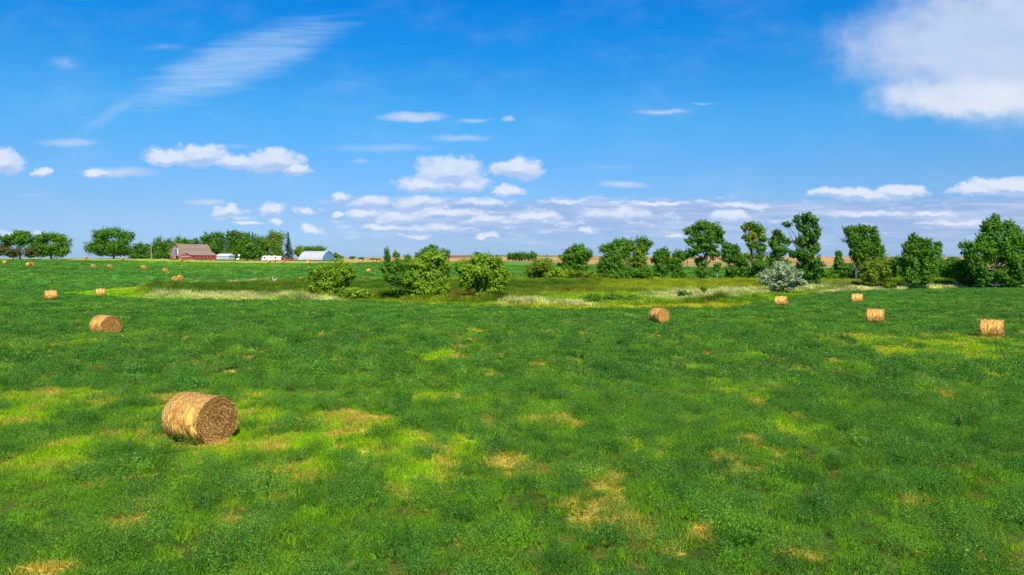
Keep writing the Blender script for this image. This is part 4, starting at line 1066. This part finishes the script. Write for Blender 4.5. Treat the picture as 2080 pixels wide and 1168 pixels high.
def scatter(name, label, pts, scl, col, sources, seed, cat, tilt=.12):
    rng = np.random.default_rng(seed); n = len(pts)
    sc = bpy.data.collections.new(name + '_sources')
    for s in sources: sc.objects.link(s)
    me = bpy.data.meshes.new(name); me.vertices.add(n); me.vertices.foreach_set('co', np.asarray(pts, np.float32).ravel())
    a = me.attributes.new('col', 'FLOAT_COLOR', 'POINT'); a.data.foreach_set('color', np.concatenate([col, np.ones((n, 1))], 1).astype(np.float32).ravel())
    a = me.attributes.new('scl', 'FLOAT_VECTOR', 'POINT'); a.data.foreach_set('vector', np.asarray(scl, np.float32).ravel())
    rot = np.stack([rng.normal(size=n) * tilt, rng.normal(size=n) * tilt, rng.uniform(0, 6.283, n)], 1)
    a = me.attributes.new('rot', 'FLOAT_VECTOR', 'POINT'); a.data.foreach_set('vector', rot.astype(np.float32).ravel())
    a = me.attributes.new('idx', 'INT', 'POINT'); a.data.foreach_set('value', rng.integers(0, len(sources), n).astype(np.int32))
    o = bpy.data.objects.new(name, me); C.objects.link(o)
    g = bpy.data.node_groups.new(name, 'GeometryNodeTree')
    g.interface.new_socket('Geometry', in_out='INPUT', socket_type='NodeSocketGeometry'); g.interface.new_socket('Geometry', in_out='OUTPUT', socket_type='NodeSocketGeometry')
    gi = g.nodes.new('NodeGroupInput'); go = g.nodes.new('NodeGroupOutput')
    ip = g.nodes.new('GeometryNodeInstanceOnPoints'); ci = g.nodes.new('GeometryNodeCollectionInfo')
    ci.inputs['Collection'].default_value = sc; ci.inputs['Separate Children'].default_value = True; ci.inputs['Reset Children'].default_value = True
    def na(nm, t):
        x = g.nodes.new('GeometryNodeInputNamedAttribute'); x.data_type = t; x.inputs[0].default_value = nm
        return [q for q in x.outputs if q.enabled][0]
    g.links.new(gi.outputs[0], ip.inputs['Points']); g.links.new(ci.outputs[0], ip.inputs['Instance'])
    ip.inputs['Pick Instance'].default_value = True
    g.links.new(na('idx', 'INT'), ip.inputs['Instance Index']); g.links.new(na('rot', 'FLOAT_VECTOR'), ip.inputs['Rotation']); g.links.new(na('scl', 'FLOAT_VECTOR'), ip.inputs['Scale'])
    g.links.new(ip.outputs[0], go.inputs[0])
    md = o.modifiers.new('scatter', 'NODES'); md.node_group = g
    tag(o, label, cat, None, 'stuff')
    return o


def pts_region(Y0, Y1, dens, rng, px0=-90, px1=2170, pw=2.0):
    """random points over the visible wedge of field between two distances"""
    u0 = (px0 - 1040) / F; u1 = (px1 - 1040) / F
    area = (u1 - u0) * (Y1 ** 2 - Y0 ** 2) / 2; n = int(area * dens)
    Y = np.sqrt(rng.uniform(Y0 ** 2, Y1 ** 2, n)); x = rng.uniform(u0, u1, n) * Y
    return x, Y


def tufts(x, y, cell, seed):
    """nearest tuft of a jittered field of tufts: distance over its radius, and three random values of that tuft"""
    ci = np.floor(x / cell).astype(np.int64); cj = np.floor(y / cell).astype(np.int64)
    best = np.full(x.shape, 9.0); val = [np.zeros(x.shape) for _ in range(3)]
    def hh(a, b, k):
        n = (a * 73856093 ^ b * 19349663 ^ (seed + k) * 83492791) & 0x7fffffff
        n = ((n ^ (n >> 15)) * 1103515245 + 12345) & 0x7fffffff
        n = (n ^ (n >> 13)) & 0xffff
        return n / 65535.0
    for di in (-1, 0, 1):
        for dj in (-1, 0, 1):
            a = ci + di; b = cj + dj
            cx = (a + hh(a, b, 1)) * cell; cy = (b + hh(a, b, 2)) * cell; rr = cell * (.42 + .50 * hh(a, b, 3))
            d = np.hypot(x - cx, (y - cy)) / rr * (1 + .35 * (vnoise(x * 6, y * 6, 9) - .5))
            m = d < best
            best = np.where(m, d, best)
            for q in range(3): val[q] = np.where(m, hh(a, b, 4 + q), val[q])
    return best, val


def off_bales(x, y, r=.75):
    k = np.ones(len(x), bool)
    for bx, by in BPOS: k &= np.hypot(x - bx, y - by) > r * (1.35 if by < 30 else 1.0)
    return k


def make_cover():
    rng = np.random.default_rng(3)
    # alfalfa, three distance bands with coarser plants farther away
    src_a = [alfalfa(101, .22, .32, 380, .017, 8), alfalfa(102, .26, .36, 440, .018, 0), alfalfa(103, .20, .28, 340, .017, 5), alfalfa(104, .25, .32, 420, .019, 3)]
    src_b = [alfalfa(111, .40, .34, 300, .033, 3), alfalfa(112, .45, .36, 320, .035, 0), alfalfa(113, .38, .32, 290, .033, 0)]
    src_c = [alfalfa(121, .9, .30, 260, .075, 0), alfalfa(122, 1.0, .32, 260, .075, 0)]
    src_d = [alfalfa(131, 2.0, .28, 130, .2, 0), alfalfa(132, 2.2, .32, 130, .2, 0)]
    bands = [('alfalfa', 10, 40, 15.0, src_a, 'leafy dark green alfalfa in the foreground'), ('alfalfa', 28, 74, 6.5, src_b, 'leafy green alfalfa on the middle of the field'),
             ('alfalfa', 56, 175, 1.25, src_c, 'even green alfalfa on the rise before the hollow'), ('alfalfa', 140, 450, .22, src_d, 'distant green alfalfa on the far slope')]
    for name, a, b, dens, src, lab in bands:
        x, y = pts_region(a, b, dens, rng)
        px, Y, ins, t = marsh(x, y)
        keep = off_bales(x, y) & ~ins
        lime, dry, soil = near_masks(x, y)
        n2 = fbm(x, y, 1.1, 301, 3)
        k = 1 - sm(Y, 90, 150)
        cs = {10: .95, 28: 1.25, 56: 2.2, 140: 5.0}[a]
        td_, tv = tufts(x, y, cs, 17)                     # the crop stands in tufts, closed where it is thick
        bare = np.clip(lime * 1.0 + dry * .75 + soil, 0, 1) * k
        alive = tv[0] > bare * .74
        p = np.where(alive, 1 - (.72 + .26 * bare) * sm(td_, .72, .98), .02 + .40 * (1 - bare) ** 2)
        if a > 50: p = .5 + .5 * p
        keep &= rng.random(len(x)) < p
        fade = {10: 1 - sm(Y, 28, 40), 28: sm(Y, 28, 40) * (1 - sm(Y, 56, 74)), 56: sm(Y, 56, 74), 140: np.ones(len(Y))}[a]
        keep &= rng.random(len(x)) < fade
        if a >= 140:
            lim = np.interp(px, [-500, 290, 500, 620, 760, 1000, 1300, 1500, 2600], [415, 410, 402, 412, 445, 450, 440, 425, 425])
            keep &= (Y < lim) & ~((Y < 175) & (np.interp(px, E1X, E1Y) > Y))
        if a == 56: keep &= Y < np.interp(px, [-500, 130, 200, 2600], [175, 175, 175, 175])
        td_ = td_[keep]; tv = [q[keep] for q in tv]; alive = alive[keep]; x, y = x[keep], y[keep]; n2 = n2[keep]; lime, dry = lime[keep], dry[keep]; Y = Y[keep]
        g1 = fbm(x, y, 7, 311, 3); g2 = fbm(x, y, 30, 313, 3); g3 = fbm(x, y, 1.3, 317, 3)
        c = lerp(np.broadcast_to(ALF, (len(x), 3)), ALF2, sm(g3, .38, .62))
        c = lerp(c, ALF3, sm(g1, .50, .72) * .8)
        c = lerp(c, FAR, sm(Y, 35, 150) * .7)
        blue = lin(92, 136, 62) * K
        c = lerp(c, blue, sm(fbm(x, y, 1.4, 331, 3), .56, .70) * .35 * (1 - sm(Y, 60, 120)))
        c = lerp(c, LIME, np.clip(lime * .35, 0, 1) * (1 - sm(Y, 90, 150)))
        c = lerp(c, ALF3 * 1.2, sm(g2, .55, .7) * sm(Y, 60, 150) * .4)
        if a >= 140: c = lerp(c, ALF3 * 1.2, sm(Y, 325, 345) * sm(polar(x, y)[0], 200, 300) * (1 - sm(polar(x, y)[0], 560, 640)) * .8)
        tone = sm(tv[2], 0, 1)
        tc_ = lerp(lerp(np.broadcast_to(lin(50, 104, 24) * K, c.shape), lin(80, 128, 44) * K, sm(tv[2], .25, .5)), lin(112, 156, 22) * K, sm(tv[2], .62, .95))
        c = lerp(c, tc_, alive * (.62 if a < 50 else .40) * (1 - .5 * np.clip(lime, 0, 1) * (tv[1] < .3)))
        c = lerp(c, lin(132, 160, 60) * K, (rng.random(len(x)) < .12) * .6); c = c * (1 + .55 * (rng.random((len(x), 1)) - .5)) * np.array([1, 1, 1])
        dome = np.clip(1.15 - td_ ** 2 * .75, .35, 1.15)
        s = np.where(alive, dome * (.7 + .75 * tv[1]), .5) * rng.uniform(.8, 1.2, len(x))
        if a >= 56: s = .85 + .6 * (s / s.mean() - 1)
        sc = np.stack([s * .85, s * .85, s * rng.uniform(.95, 1.5, len(x))], 1)
        scatter(name, lab, np.stack([x, y, H(x, y) - .02], 1), sc, c, src, int(a), 'crop')
    # short grass in the yellow-green patches and everywhere thinly between
    tg = [grass(201, .22, .15, 90, .0045), grass(202, .25, .18, 90, .005), grass(203, .2, .12, 80, .0045)]
    x, y = pts_region(10, 36, 16, rng); lime, dry, soil = near_masks(x, y)
    keep = (rng.random(len(x)) < np.clip(.45 + lime * 1.0 + dry * .15 - soil, 0, 1)) & off_bales(x, y)
    x, y, lime, dry = x[keep], y[keep], lime[keep], dry[keep]
    c = lerp(np.broadcast_to(ALF3, (len(x), 3)), LIME, sm(lime + rng.normal(size=len(x)) * .2, .1, .6)); c = lerp(c, DRY, np.clip(dry * .8 + .45 * sm(fbm(x, y, 1.3, 411, 3), .48, .68) * lime, 0, 1))
    s = rng.uniform(.7, 1.4, len(x))
    scatter('grass', 'short yellow-green grass in patches between the alfalfa', np.stack([x, y, H(x, y)], 1), np.stack([s, s, s], 1), c, tg, 51, 'grass')
    tb = [grass(211, .5, .2, 90, .011), grass(212, .55, .22, 90, .012)]
    x, y = pts_region(36, 110, 3.2, rng); lime, dry, soil = near_masks(x, y); px, Y, ins, t = marsh(x, y)
    keep = (rng.random(len(x)) < np.clip(.03 + lime * 1.1 + dry * .4 - soil, 0, 1)) & off_bales(x, y) & ~ins
    x, y, lime, dry = x[keep], y[keep], lime[keep], dry[keep]
    c = lerp(np.broadcast_to(ALF3, (len(x), 3)), LIME, sm(lime, .1, .6)); c = lerp(c, DRY, dry * .8)
    s = rng.uniform(.7, 1.3, len(x))
    scatter('grass', 'bright grass patches farther back on the field', np.stack([x, y, H(x, y)], 1), np.stack([s, s, s], 1), c, tb, 52, 'grass')
    # dry straw stubble
    td = [grass(221, .2, .12, 70, .005, .9), grass(222, .24, .10, 70, .005, 1.1)]
    x, y = pts_region(10, 62, 9, rng); lime, dry, soil = near_masks(x, y)
    keep = (rng.random(len(x)) < np.clip(.015 + dry * .55 + lime * .08 - soil * .5, 0, 1)) & off_bales(x, y, .35)
    x, y = x[keep], y[keep]
    c = np.broadcast_to(DRY, (len(x), 3)) * rng.uniform(.75, 1.2, (len(x), 1)); s = rng.uniform(.8, 1.5, len(x)) * (1 + sm(y, 25, 60))
    scatter('dry_grass', 'dry straw-coloured grass lying in bare spots', np.stack([x, y, H(x, y)], 1), np.stack([s, s, s], 1), c, td, 53, 'grass')
    # reeds, sedges and plumes of the wet hollow
    tr = [grass(231, .7, 1.0, 70, .035, .14, M['reed']), grass(232, .8, 1.0, 70, .04, .2, M['reed']), grass(233, .6, 1.0, 60, .035, .28, M['reed'])]
    x, y = pts_region(100, 245, 2.4, rng, 110, 2170)
    c, h, ins = marsh_col(x, y); px, Y, _, t = marsh(x, y)
    keep = ins & (rng.random(len(x)) < .9)
    x, y, c, h = x[keep], y[keep], c[keep], h[keep]
    c = c * rng.uniform(.66, 1.42, (len(x), 1)) * (.82 + .4 * sm(fbm(x, y, 2.5, 433, 2), .35, .65))[:, None]; w = rng.uniform(.8, 1.4, len(x)); h = h * rng.uniform(.6, 1.25, len(x)) * (.45 + 1.1 * fbm(x, y, 4, 421, 3))
    scatter('reeds', 'tall olive cattails, tan reeds and yellow grass filling the wet hollow', np.stack([x, y, H(x, y)], 1), np.stack([w, w, h], 1), c, tr, 54, 'reeds', .05)
    # tall weeds round the farm buildings
    x = rng.uniform(345, 600, 2600); Yb = rng.uniform(452, 476, 2600); q = fbm(x * .2, Yb * .2, 1.5, 77, 3)
    x = np.concatenate([x, rng.uniform(606, 690, 700)]); Yb = np.concatenate([Yb, rng.uniform(474, 486, 700)]); q = np.concatenate([q, np.ones(700)])
    keep = (q > .56) & ~((x > 525) & (x < 600)); x, Yb = x[keep], Yb[keep]; X = (x - 1040) / F * Yb
    c = lerp(np.broadcast_to(ALF * 1.1, (len(x), 3)), GOLD, rng.random(len(x)) * .5)
    s = rng.uniform(.8, 1.8, len(x))
    scatter('weeds', 'tall green weeds growing along the farm buildings', np.stack([X, Yb, H(X, Yb)], 1), np.stack([s, s, s * 1.3], 1), c, src_c, 55, 'weeds')


make_cover()

# ------------------------------------------------------------------ farmyard
M['red'] = plank_mat('red_boards', (.22, .018, .022), (.46, .055, .06), 0, .5)
M['redy'] = plank_mat('red_boards_end', (.26, .04, .04), (.48, .12, .11), 1, .5)
M['grey_wood'] = plank_mat('weathered_boards', (.13, .10, .12), (.36, .30, .32), 1, .4)
M['shingle'] = plank_mat('shingles', (.13, .095, .07), (.36, .25, .165), 2, .35, .9)
M['rust'] = simple('rusty_edge', (.55, .22, .05), .8, 0, .3, 1.5)
M['white'] = simple('white_paint', (.82, .82, .80), .5, 0, .06)
M['offwhite'] = simple('old_white_paint', (.62, .60, .58), .6, 0, .15)
M['dark'] = simple('dark_glass', (.02, .022, .028), .15, 0, .3)
M['hole'] = simple('dark_interior', (.012, .011, .012), .95, 0, .3)
M['greymetal'] = plank_mat('grey_siding', (.33, .35, .38), (.48, .50, .53), 0, .45, .45)
M['roofmetal'] = simple('white_roof', (.80, .80, .80), .4, 0, .05)
M['galv'] = plank_mat('galvanised_arch', (.34, .34, .37), (.60, .59, .62), 0, .62, .42)
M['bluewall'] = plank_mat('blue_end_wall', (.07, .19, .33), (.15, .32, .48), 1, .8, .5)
M['tyre'] = simple('tyre', (.02, .02, .02), .8); M['orangered'] = simple('tractor_red', (.62, .06, .02), .4, 0, .15)
M['orange'] = simple('machine_orange', (.60, .17, .04), .5, 0, .2); M['darkred'] = simple('dark_red_paint', (.14, .02, .03), .35, 0, .2)
M['grey'] = simple('grey_skirt', (.20, .22, .25), .5, 0, .15); M['wood'] = simple('old_wood', (.25, .17, .11), .9, 0, .35, 5); M['pole'] = simple('pole_wood', (.38, .33, .28), .9, 0, .2, 5)
M['stone'] = simple('pale_stone', (.55, .53, .52), .85, 0, .2, 6, .4); M['bleach'] = simple('bleached_wood', (.40, .31, .26), .8, 0, .15, 6, .4)


def place(px, Y, sink=0.0):
    x = (px - 1040) / F * Y; return (x, Y, float(H(x, Y)) - sink)


def barn():
    """local x runs along the ridge away from the gable, local y across; the lean-to is on the -y side"""
    o = root('barn', place(358, 486, .3), math.radians(60), 'old red barn with weathered arched shingle roof and grey gable', 'barn')
    W, L, Hr, He = 6.2, 23.0, 10.6, 3.4
    prof = []
    for k in range(25):
        t = k / 24; s = -1 + 2 * t
        prof.append((s * W, He + (Hr - He) * (1 - abs(s) ** 2.1) ** .92 if abs(s) < 1 else He))
    gable = [(-W, 0), (W, 0)] + [(x, z - .05) for x, z in prof[::-1]]
    # gable walls: lower band red, upper weathered
    def wallpoly(ps, x0, x1, name, mat):
        mb = MB(); n = len(ps); mb.add([(x0, y, z) for y, z in ps] + [(x1, y, z) for y, z in ps], [tuple(range(n))[::-1], tuple(range(n, 2 * n))] + [(i, (i + 1) % n, (i + 1) % n + n, i + n) for i in range(n)])
        return mb.build(name, mat, o)
    for x0, x1 in ((0, .2), (L - .2, L)):
        wallpoly([(-W, 0), (W, 0), (W, 2.3), (-W, 2.3)], x0, x1, 'lower_wall', M['redy'])
        wallpoly([(-W, 2.302), (W, 2.302)] + [(x * .985, z - .2) for x, z in prof[::-1]], x0, x1, 'gable_wall', M['grey_wood'])
    for y0, y1 in ((-W, -W + .2), (W - .2, W)):
        mb = MB(); mb.box(.21, y0, 0, L - .21, y1, He); mb.build('side_wall', M['red'], o)
    # arched roof shell
    mb = MB(); n = len(prof); vs = []
    for x in (-.5, L + .5):
        vs += [(x, y * 1.03, z + .12) for y, z in prof] + [(x, y * .99, z - .12) for y, z in prof]
    fs = []
    for k in range(n - 1):
        fs += [(k, k + 2 * n, k + 1 + 2 * n, k + 1), (k + n, k + 1 + n, k + 1 + 3 * n, k + 3 * n), (k, k + 1, k + 1 + n, k + n), (k + 2 * n, k + 3 * n, k + 1 + 3 * n, k + 1 + 2 * n)]
    fs += [(0, n, 3 * n, 2 * n), (n - 1, 3 * n - 1, 4 * n - 1, 2 * n - 1)]
    mb.add(vs, fs); mb.build('roof', M['shingle'], o)
    for x in (-.62, L + .5):       # rusty barge boards on both roof edges
        mb = MB()
        mb.tube([(x + .06, y * 1.045, z + .10) for y, z in prof], [.16] * n, 6); mb.build('roof_edge', M['rust'], o)
    # hay door, open, with white leaf beside, and lower doorway
    mb = MB(); mb.box(-.06, -1.1, 3.6, -.01, .5, 7.2); mb.build('hay_opening', M['hole'], o)
    mb = MB(); mb.box(-.12, -2.9, 3.6, -.02, -1.15, 7.4); mb.build('hay_door', M['offwhite'], o)
    mb = MB(); mb.box(-.10, .55, 3.5, -.02, .8, 7.5); mb.box(-.14, -3.0, 7.41, -.02, 2.4, 7.65); mb.build('door_trim', M['offwhite'], o)
    mb = MB(); mb.box(-.06, -2.2, .3, -.01, .6, 2.6); mb.build('door_opening', M['hole'], o)
    mb = MB(); mb.box(-.10, .65, 0, -.02, 1.2, 2.9); mb.build('door_post', M['offwhite'], o)
    # lean-to on the camera side
    D = 6.5
    lw = MB(); lw.box(3.0, -W - D, 0, L + .8, -W - D + .2, 2.9); lt = lw.build('lean_to_wall', M['red'], o)
    mb = MB(); mb.add([(3.0, -W - D + .2, 0), (3.0, -W, 0), (3.0, -W, 3.6), (3.0, -W - D + .2, 2.85), (3.2, -W - D + .2, 0), (3.2, -W, 0), (3.2, -W, 3.6), (3.2, -W - D + .2, 2.85)],
                      [(0, 3, 2, 1), (4, 5, 6, 7), (0, 1, 5, 4), (1, 2, 6, 5), (2, 3, 7, 6), (3, 0, 4, 7)]); mb.build('lean_to_end_wall', M['redy'], o)
    mb = MB()
    for k, (a, b, za, zb) in enumerate([(-W - D - .5, -W - 3.2, 2.95, 3.75), (-W - 3.2, -W + .25, 3.75, 5.2)]):
        mb.add([(2.6, a, za), (L + 1.2, a, za), (L + 1.2, b, zb), (2.6, b, zb), (2.6, a, za + .18), (L + 1.2, a, za + .18), (L + 1.2, b, zb + .18), (2.6, b, zb + .18)],
               [(0, 3, 2, 1), (4, 5, 6, 7), (0, 1, 5, 4), (1, 2, 6, 5), (2, 3, 7, 6), (3, 0, 4, 7)])
    mb.build('lean_to_roof', M['shingle'], o)
    for k in range(6):
        x = 6.0 + k * 2.9; mb = MB(); mb.box(x, -W - D - .05, 1.9, x + .5, -W - D - .01, 2.5); mb.build('window', M['offwhite'], o)
    mb = MB(); mb.box(-.3, -W - 4.4, 0, 2.9, -W - .1, 2.1); mb.build('annex_wall', M['redy'], o)
    mb = MB(); mb.box(-.5, -W - 4.6, 2.11, 2.95, -W - .05, 2.3); mb.build('annex_roof', M['white'], o)


def shed():
    o = root('metal_shed', place(441, 478, .2), math.radians(-12), 'small grey metal shed with white roof beside the red barn', 'shed')
    w, d, h = 8.6, 7, 3.2
    mb = MB(); mb.box(0, 0, 0, w, d, h); mb.build('wall', M['greymetal'], o)
    mb = MB(); mb.add([(-.3, -.3, h), (w + .3, -.3, h), (w + .3, d / 2, h + 1.3), (-.3, d / 2, h + 1.3), (w + .3, d + .3, h), (-.3, d + .3, h)], [(0, 1, 2, 3), (3, 2, 4, 5), (0, 3, 5), (1, 4, 2), (0, 5, 4, 1)])
    mb.build('roof', M['roofmetal'], o)
    mb = MB(); mb.box(-.02, -.06, 0, .2, -.01, h); mb.box(w - .2, -.06, 0, w + .02, -.01, h); mb.build('corner_trim', M['white'], o)


def quonset():
    o = root('arched_metal_building', place(668, 492, .3), 0, 'arched galvanised metal building with a blue end wall', 'building')
    psi = math.radians(30)
    o.rotation_euler = (0, 0, math.pi - psi)      # local +x runs away from the blue end
    W, L, Hh = 6.6, 22.5, 7.0
    n = 29; prof = []
    for k in range(n):
        s = -1 + 2 * k / (n - 1)
        prof.append((s * W, Hh * (1 - abs(s) ** 1.75) ** .62 if abs(s) < 1 else 0))
    mb = MB(); vs = []
    for x in (-.3, L):
        vs += [(x, y, z) for y, z in prof] + [(x, y * .975, z * .975) for y, z in prof]
    fs = []
    for k in range(n - 1):
        fs += [(k, k + 2 * n, k + 1 + 2 * n, k + 1), (k + n, k + 1 + n, k + 1 + 3 * n, k + 3 * n), (k, k + 1, k + 1 + n, k + n), (k + 2 * n, k + 3 * n, k + 1 + 3 * n, k + 1 + 2 * n)]
    mb.add(vs, fs); mb.build('arched_roof', M['galv'], o)
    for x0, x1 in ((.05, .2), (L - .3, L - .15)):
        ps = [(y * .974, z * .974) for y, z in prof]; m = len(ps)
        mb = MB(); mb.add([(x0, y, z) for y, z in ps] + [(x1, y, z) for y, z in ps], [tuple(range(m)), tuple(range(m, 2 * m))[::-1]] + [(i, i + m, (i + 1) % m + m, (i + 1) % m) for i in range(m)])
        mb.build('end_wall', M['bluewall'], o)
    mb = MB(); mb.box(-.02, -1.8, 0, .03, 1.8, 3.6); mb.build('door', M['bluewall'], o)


def wheel(mb, x, y, r, w):
    mb.tube([(x, y - w / 2, r), (x, y - w / 2 + .03, r), (x, y + w / 2 - .03, r), (x, y + w / 2, r)], [r * .9, r, r, r * .9], 16)


def camper():
    o = root('camper', place(533, 462), math.radians(3), 'long white camper trailer parked in the farmyard', 'camper')
    L = 12.3
    prof = [(0, .75), (0, 2.3), (.5, 3.25), (1.0, 3.35), (L - .5, 3.35), (L, 3.0), (L, .75)]
    mb = MB(); n = len(prof); mb.add([(x, -1.25, z) for x, z in prof] + [(x, 1.25, z) for x, z in prof], [tuple(range(n)), tuple(range(n, 2 * n))[::-1]] + [(i, i + n, (i + 1) % n + n, (i + 1) % n) for i in range(n)])
    mb.build('body', M['white'], o, bevel=.06)
    mb = MB(); mb.box(.3, -1.22, .28, L - .2, 1.22, .749); mb.build('skirt', M['grey'], o)
    for x0, x1, z0, z1 in ((.35, .9, 1.7, 2.7), (1.3, 2.3, 1.7, 2.8), (3.6, 4.1, 1.9, 2.5), (5.7, 6.4, 2.1, 2.6), (8.3, 9.2, 1.6, 2.8)):
        mb = MB(); mb.box(x0, -1.29, z0, x1, -1.26, z1); mb.build('window', M['dark'], o)
    mb = MB(); mb.box(7.1, -1.28, .9, 7.8, -1.255, 2.8); mb.build('door', M['offwhite'], o)
    for x in (1.8, 3.8, 7.6):
        mb = MB(); mb.box(x, -.4, 3.36, x + 1.0, .4, 3.62); mb.build('roof_vent', M['white'], o, bevel=.04)
    for x in (3.0, 8.6, 9.6):
        for y in (-1.1, 1.1):
            mb = MB(); wheel(mb, x, y, .38, .28); mb.build('wheel', M['tyre'], o)


def tractor(name, px, Y, rz, label, mat, k=1.0):
    o = root(name, place(px, Y), math.radians(rz), label, 'tractor')
    o.scale = (k,) * 3
    mb = MB(); mb.box(.1, -.45, .9, 2.3, .45, 1.75); mb.build('hood', mat, o, bevel=.1)
    mb = MB(); mb.box(-1.3, -.75, .8, .1, .75, 1.5); mb.build('rear_body', mat, o, bevel=.1)
    mb = MB(); mb.box(-1.15, -.7, 1.52, -.05, .7, 2.6); mb.build('cab', M['dark'], o, bevel=.06)
    mb = MB(); mb.box(-1.3, -.8, 2.61, .05, .8, 2.8); mb.build('cab_roof', mat, o, bevel=.05)
    mb = MB(); mb.tube([(1.6, .2, 1.7), (1.6, .2, 2.7)], [.06, .05], 8); mb.build('exhaust', M['dark'], o)
    for y in (-.95, .95):
        mb = MB(); wheel(mb, -.7, y, .85, .45); w = mb.build('wheel', M['tyre'], o); m2 = MB(); m2.tube([(-.7, y - .25, .85), (-.7, y + .25, .85)], [.45, .45], 14); m2.build('hub', mat, w)
        mb = MB(); wheel(mb, 1.8, y * .8, .5, .3); w = mb.build('wheel', M['tyre'], o); m2 = MB(); m2.tube([(1.8, y * .8 - .17, .5), (1.8, y * .8 + .17, .5)], [.25, .25], 14); m2.build('hub', mat, w)
    return o


barn(); shed(); quonset(); camper()
tractor('tractor', 575.5, 455, 20, 'bright red tractor parked right of the white camper', M['orangered'])
tractor('tractor', 591, 478, 160, 'faded orange tractor below the tall spruce', M['orange'], .8)

# dark pickup beside the camper
o = root('pickup_truck', place(524.5, 475), math.radians(4), 'dark red pickup truck half behind the left end of the camper', 'truck')
mb = MB(); mb.box(0, -.95, .5, 5.3, .95, 1.15); mb.build('body', M['darkred'], o, bevel=.1)
mb = MB(); mb.prism([(1.4, 1.15), (1.9, 1.85), (3.4, 1.85), (3.7, 1.15)], -.85, .85); mb.build('cab', M['dark'], o, bevel=.05)
for x in (1.0, 4.3):
    for y in (-.9, .9):
        mb = MB(); wheel(mb, x, y, .4, .25); mb.build('wheel', M['tyre'], o)
# low hay wagon
o = root('farm_wagon', place(597, 468), math.radians(6), 'low brown flat wagon on the stubble right of the red tractor', 'wagon')
mb = MB(); mb.box(-1.6, -.9, .7, 1.6, .9, .9); mb.build('deck', M['wood'], o)
mb = MB(); mb.box(1.4, -.9, .92, 1.55, .9, 1.6); mb.build('rack', M['wood'], o)
for x in (-1.0, 1.0):
    for y in (-.8, .8):
        mb = MB(); wheel(mb, x, y, .38, .2); mb.build('wheel', M['tyre'], o)
# round sign on post and small tank
o = root('round_sign', place(486, 476), 0, 'white round sign on a white post before the dark trees', 'sign')
mb = MB(); mb.tube([(0, 0, 0), (0, 0, 3.2)], [.09, .09], 8); mb.build('post', M['white'], o)
mb = MB(); mb.tube([(0, -.08, 3.6), (0, .08, 3.6)], [.65, .65], 20); mb.build('disc', M['white'], o)
o = root('fuel_tank', place(483.4, 474), 0, 'small white tank at the foot of the round sign', 'tank')
mb = MB(); mb.tube([(-1.1, 0, .95), (-1.0, 0, .95), (1.0, 0, .95), (1.1, 0, .95)], [.3, .55, .55, .3], 16); mb.build('tank_body', M['white'], o, smooth=True)
for x in (-.7, .7):
    mb = MB(); mb.box(x - .1, -.4, 0, x + .1, .4, .5); mb.build('leg', M['grey'], o)


def pole(px, Y, top, arm, label):
    l = place(px, Y); h = ray(px, top, Y)[2] - l[2]
    o = root('utility_pole', l, 0, label, 'utility pole', 'wooden utility poles')
    mb = MB(); mb.tube([(0, 0, -.5), (0, 0, h)], [.24, .15], 10); mb.build('post', M['pole'], o)
    if arm:
        mb = MB(); mb.box(-1.1, -.14, h - 4.6, 1.1, -.02 - .02, h - 4.4) if False else mb.box(-1.0, -.3, 2.9, 1.0, -.2, 3.1); mb.build('crossarm', M['pole'], o)


pole(245, 462, 494, False, 'pale grey utility pole standing before the big round ridge tree')
pole(308, 470, 501, True, 'utility pole with a low crossarm between ridge tree and barn')

# bleached stump in the hollow
o = root('dead_stump', place(557, 208), 0, 'bleached forked dead stump at the back edge of the hollow', 'stump')
mb = MB()
mb.tube([(0, 0, -.2), (-.1, 0, .8), (-.35, 0, 1.4), (-.6, .1, 2.2)], [.4, .32, .2, .08], 8); mb.tube([(.1, 0, .5), (.4, 0, 1.3), (.75, 0, 2.0)], [.35, .25, .08], 8); mb.tube([(0, 0, .7), (.15, .1, 1.7)], [.3, .1], 8)
mb.build('stump_wood', M['bleach'], o, smooth=True)
# pale stones at the front of the hollow
rng = np.random.default_rng(8)
for i, (px, Y, r, lab) in enumerate([(1073, 117, .34, 'pale grey stone in the tan grass at the front of the hollow, left one'), (1079, 117.3, .28, 'pale grey stone in the tan grass at the front of the hollow, right one')]):
    d = []; f = []
    me = bpy.data.meshes.new('field_stone')
    import bmesh
    bm = bmesh.new(); bmesh.ops.create_icosphere(bm, subdivisions=3, radius=r)
    for v in bm.verts:
        k = 1 + .35 * (float(fbm(np.array([v.co.x * 3 + i * 9]), np.array([v.co.y * 3 + v.co.z * 2]), 1.0, 5, 2)[0]) - .5); v.co *= k; v.co.z *= .75
    bm.to_mesh(me); bm.free(); me.materials.append(M['stone']); me.polygons.foreach_set('use_smooth', [True] * len(me.polygons))
    o = bpy.data.objects.new('field_stone', me); C.objects.link(o); o.location = Vector(place(px, Y)) + Vector((0, -2, .9)); o.location.z = float(H(o.location.x, o.location.y)) + .2
    tag(o, lab, 'stone', 'pale stones')
